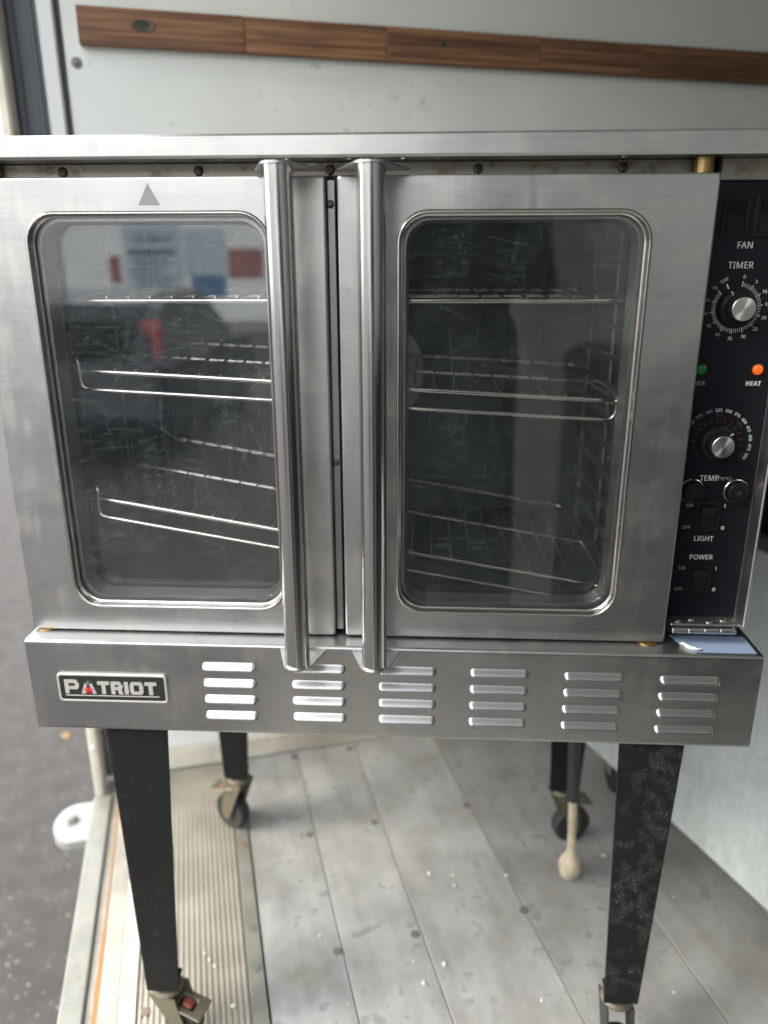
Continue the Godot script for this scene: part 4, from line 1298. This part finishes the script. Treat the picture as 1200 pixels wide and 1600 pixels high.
# ------------------------------------------------------------------ the photographer, whose dark clothes show in the right window
func build_photographer() -> void:
	var o := Vector3(0.13, 0, 1.30)
	var bones := [
		[Vector3(0, 0.98, 0), Vector3(0, 1.16, 0), 0.135, 0.125], [Vector3(-0.06, 1.18, 0), Vector3(-0.07, 1.36, 0.0), 0.12, 0.11], [Vector3(0.06, 1.18, 0), Vector3(0.07, 1.36, 0.0), 0.12, 0.11],
		[Vector3(-0.05, 1.0, 0), Vector3(-0.07, 0.24, 0.0), 0.13, 0.13], [Vector3(0.05, 1.0, 0), Vector3(0.07, 0.24, 0.0), 0.13, 0.13],
		[Vector3(-0.17, 1.42, 0), Vector3(0.17, 1.42, 0), 0.065, 0.065], [Vector3(0, 1.42, 0), Vector3(0, 1.54, -0.01), 0.06, 0.055],
		[Vector3(0, 1.60, -0.02), Vector3(0, 1.68, -0.01), 0.082, 0.092], [Vector3(0, 1.585, -0.05), Vector3(0, 1.60, -0.06), 0.05, 0.04], [Vector3(0, 1.63, -0.10), Vector3(0, 1.61, -0.115), 0.012, 0.015],
		[Vector3(-0.19, 1.41, 0), Vector3(-0.24, 1.16, -0.02), 0.058, 0.046], [Vector3(-0.24, 1.16, -0.02), Vector3(-0.15, 1.19, -0.20), 0.046, 0.032],
		[Vector3(0.19, 1.41, 0), Vector3(0.23, 1.16, -0.02), 0.058, 0.046], [Vector3(0.23, 1.16, -0.02), Vector3(0.01, 1.19, -0.22), 0.046, 0.032],
		[Vector3(-0.09, 0.94, 0), Vector3(-0.075, 0.50, 0.0), 0.09, 0.062], [Vector3(-0.075, 0.50, 0), Vector3(-0.085, 0.09, 0.02), 0.066, 0.045], [Vector3(-0.10, 0.055, 0.03), Vector3(-0.11, 0.045, -0.13), 0.05, 0.038],
		[Vector3(0.09, 0.94, 0), Vector3(0.075, 0.50, 0.0), 0.09, 0.062], [Vector3(0.075, 0.50, 0), Vector3(0.085, 0.09, 0.02), 0.066, 0.045], [Vector3(0.10, 0.055, 0.03), Vector3(0.11, 0.045, -0.13), 0.05, 0.038]]
	for s in [-0.15, 0.01]:                          # a palm and five fingers at each wrist
		var wr := Vector3(s, 1.20, -0.235)
		bones.append([Vector3(s, 1.19, -0.21), wr, 0.03, 0.03])
		var side := 1.0 if s < 0 else -1.0
		for f in 4:
			var k := wr + Vector3(side * 0.012, 0.028 - 0.019 * f, -0.012)
			bones.append([k, k + Vector3(side * 0.03, 0.004, -0.022 + 0.003 * f), 0.010, 0.009])
			bones.append([k + Vector3(side * 0.03, 0.004, -0.022 + 0.003 * f), k + Vector3(side * 0.046, 0.004, -0.006), 0.009, 0.008])
		bones.append([wr + Vector3(0, 0.02, 0.012), wr + Vector3(side * 0.035, 0.045, 0.022), 0.011, 0.009])
	var mesh := nets(bones, 0.0125, Vector3(-0.33, -0.01, -0.32), Vector3(0.33, 1.80, 0.18))
	var p := thing("person", "person in dark navy clothes holding a phone, mirrored in the right oven window", "person", o, 0.0)
	inst("body", mesh, M.navy_cloth, p)
	var st := begin()
	var rings := []
	for k in 9:
		var t := PI * 0.5 * k / 8.0
		rings.append(circle(Vector3(0, 1.655 + 0.115 * sin(t), 0.012), Vector3.RIGHT, Vector3.FORWARD, maxf(0.104 * cos(t), 0.002), 24))
	loft(st, rings, true)
	part("hair", st, M.hair_dark, p)
	var ph := thing("phone", "black phone held up in front of the oven by the mirrored person", "phone", Vector3(0.047, 1.215, 1.045), 0.0534)
	part("case", box(Vector3(-0.037, -0.13, -0.004), Vector3(0.037, 0.02, 0.004), 0.003, 2), M.plastic_black, ph)

func nets(bones: Array, cell: float, lo: Vector3, hi: Vector3) -> ArrayMesh:
	var nx := int((hi.x - lo.x) / cell) + 2
	var ny := int((hi.y - lo.y) / cell) + 2
	var nz := int((hi.z - lo.z) / cell) + 2
	var f := PackedFloat32Array()
	f.resize(nx * ny * nz)
	f.fill(1.0)
	for b in bones:
		var a: Vector3 = b[0]
		var d: Vector3 = b[1] - a
		var l2 := d.length_squared()
		var r0: float = b[2]
		var r1: float = b[3]
		var reach := maxf(r0, r1) + 0.05
		var m0 := (a.min(b[1]) - Vector3.ONE * reach - lo) / cell
		var m1 := (a.max(b[1]) + Vector3.ONE * reach - lo) / cell
		for z in range(maxi(0, int(m0.z)), mini(nz, int(m1.z) + 1)):
			for y in range(maxi(0, int(m0.y)), mini(ny, int(m1.y) + 1)):
				for x in range(maxi(0, int(m0.x)), mini(nx, int(m1.x) + 1)):
					var p := lo + Vector3(x, y, z) * cell - a
					var t := clampf(p.dot(d) / l2, 0, 1)
					var v := (p - d * t).length() - lerpf(r0, r1, t)
					var at := (z * ny + y) * nx + x
					var k := 0.025 if r0 > 0.03 else 0.004
					var h := maxf(k - absf(f[at] - v), 0.0) / k
					f[at] = minf(f[at], v) - h * h * k * 0.25
	var verts := PackedVector3Array()
	var index := PackedInt32Array()
	var idx := {}
	var corner := [0, 1, nx, nx + 1, nx * ny, nx * ny + 1, nx * ny + nx, nx * ny + nx + 1]
	var offs := [Vector3(0, 0, 0), Vector3(1, 0, 0), Vector3(0, 1, 0), Vector3(1, 1, 0), Vector3(0, 0, 1), Vector3(1, 0, 1), Vector3(0, 1, 1), Vector3(1, 1, 1)]
	var edges := [[0, 1], [2, 3], [4, 5], [6, 7], [0, 2], [1, 3], [4, 6], [5, 7], [0, 4], [1, 5], [2, 6], [3, 7]]
	for z in nz - 1:
		for y in ny - 1:
			for x in nx - 1:
				var at := (z * ny + y) * nx + x
				var inside := 0
				for c in corner:
					if f[at + c] < 0.0: inside += 1
				if inside == 0 or inside == 8: continue
				var s := Vector3.ZERO
				var n := 0
				for e in edges:
					var a := f[at + corner[e[0]]]
					var b := f[at + corner[e[1]]]
					if (a < 0.0) != (b < 0.0):
						s += offs[e[0]].lerp(offs[e[1]], a / (a - b))
						n += 1
				idx[at] = verts.size()
				verts.append(lo + (Vector3(x, y, z) + s / n) * cell)
	var steps := [1, nx, nx * ny]
	for at in idx.keys():
		for k in 3:
			var s1: int = steps[(k + 1) % 3]
			var s2: int = steps[(k + 2) % 3]
			if at + steps[k] >= f.size(): continue
			var inside_here := f[at] < 0.0
			if inside_here == (f[at + steps[k]] < 0.0): continue
			if not (idx.has(at - s1) and idx.has(at - s2) and idx.has(at - s1 - s2)): continue
			var q := [idx[at], idx[at - s1], idx[at - s1 - s2], idx[at - s2]]
			if inside_here: q.reverse()
			index.append_array(PackedInt32Array([q[0], q[1], q[2], q[0], q[2], q[3]]))
	var st := begin()
	st.set_smooth_group(0)
	for v in verts: st.add_vertex(v)
	for i in index: st.add_index(i)
	st.generate_normals()
	return st.commit()
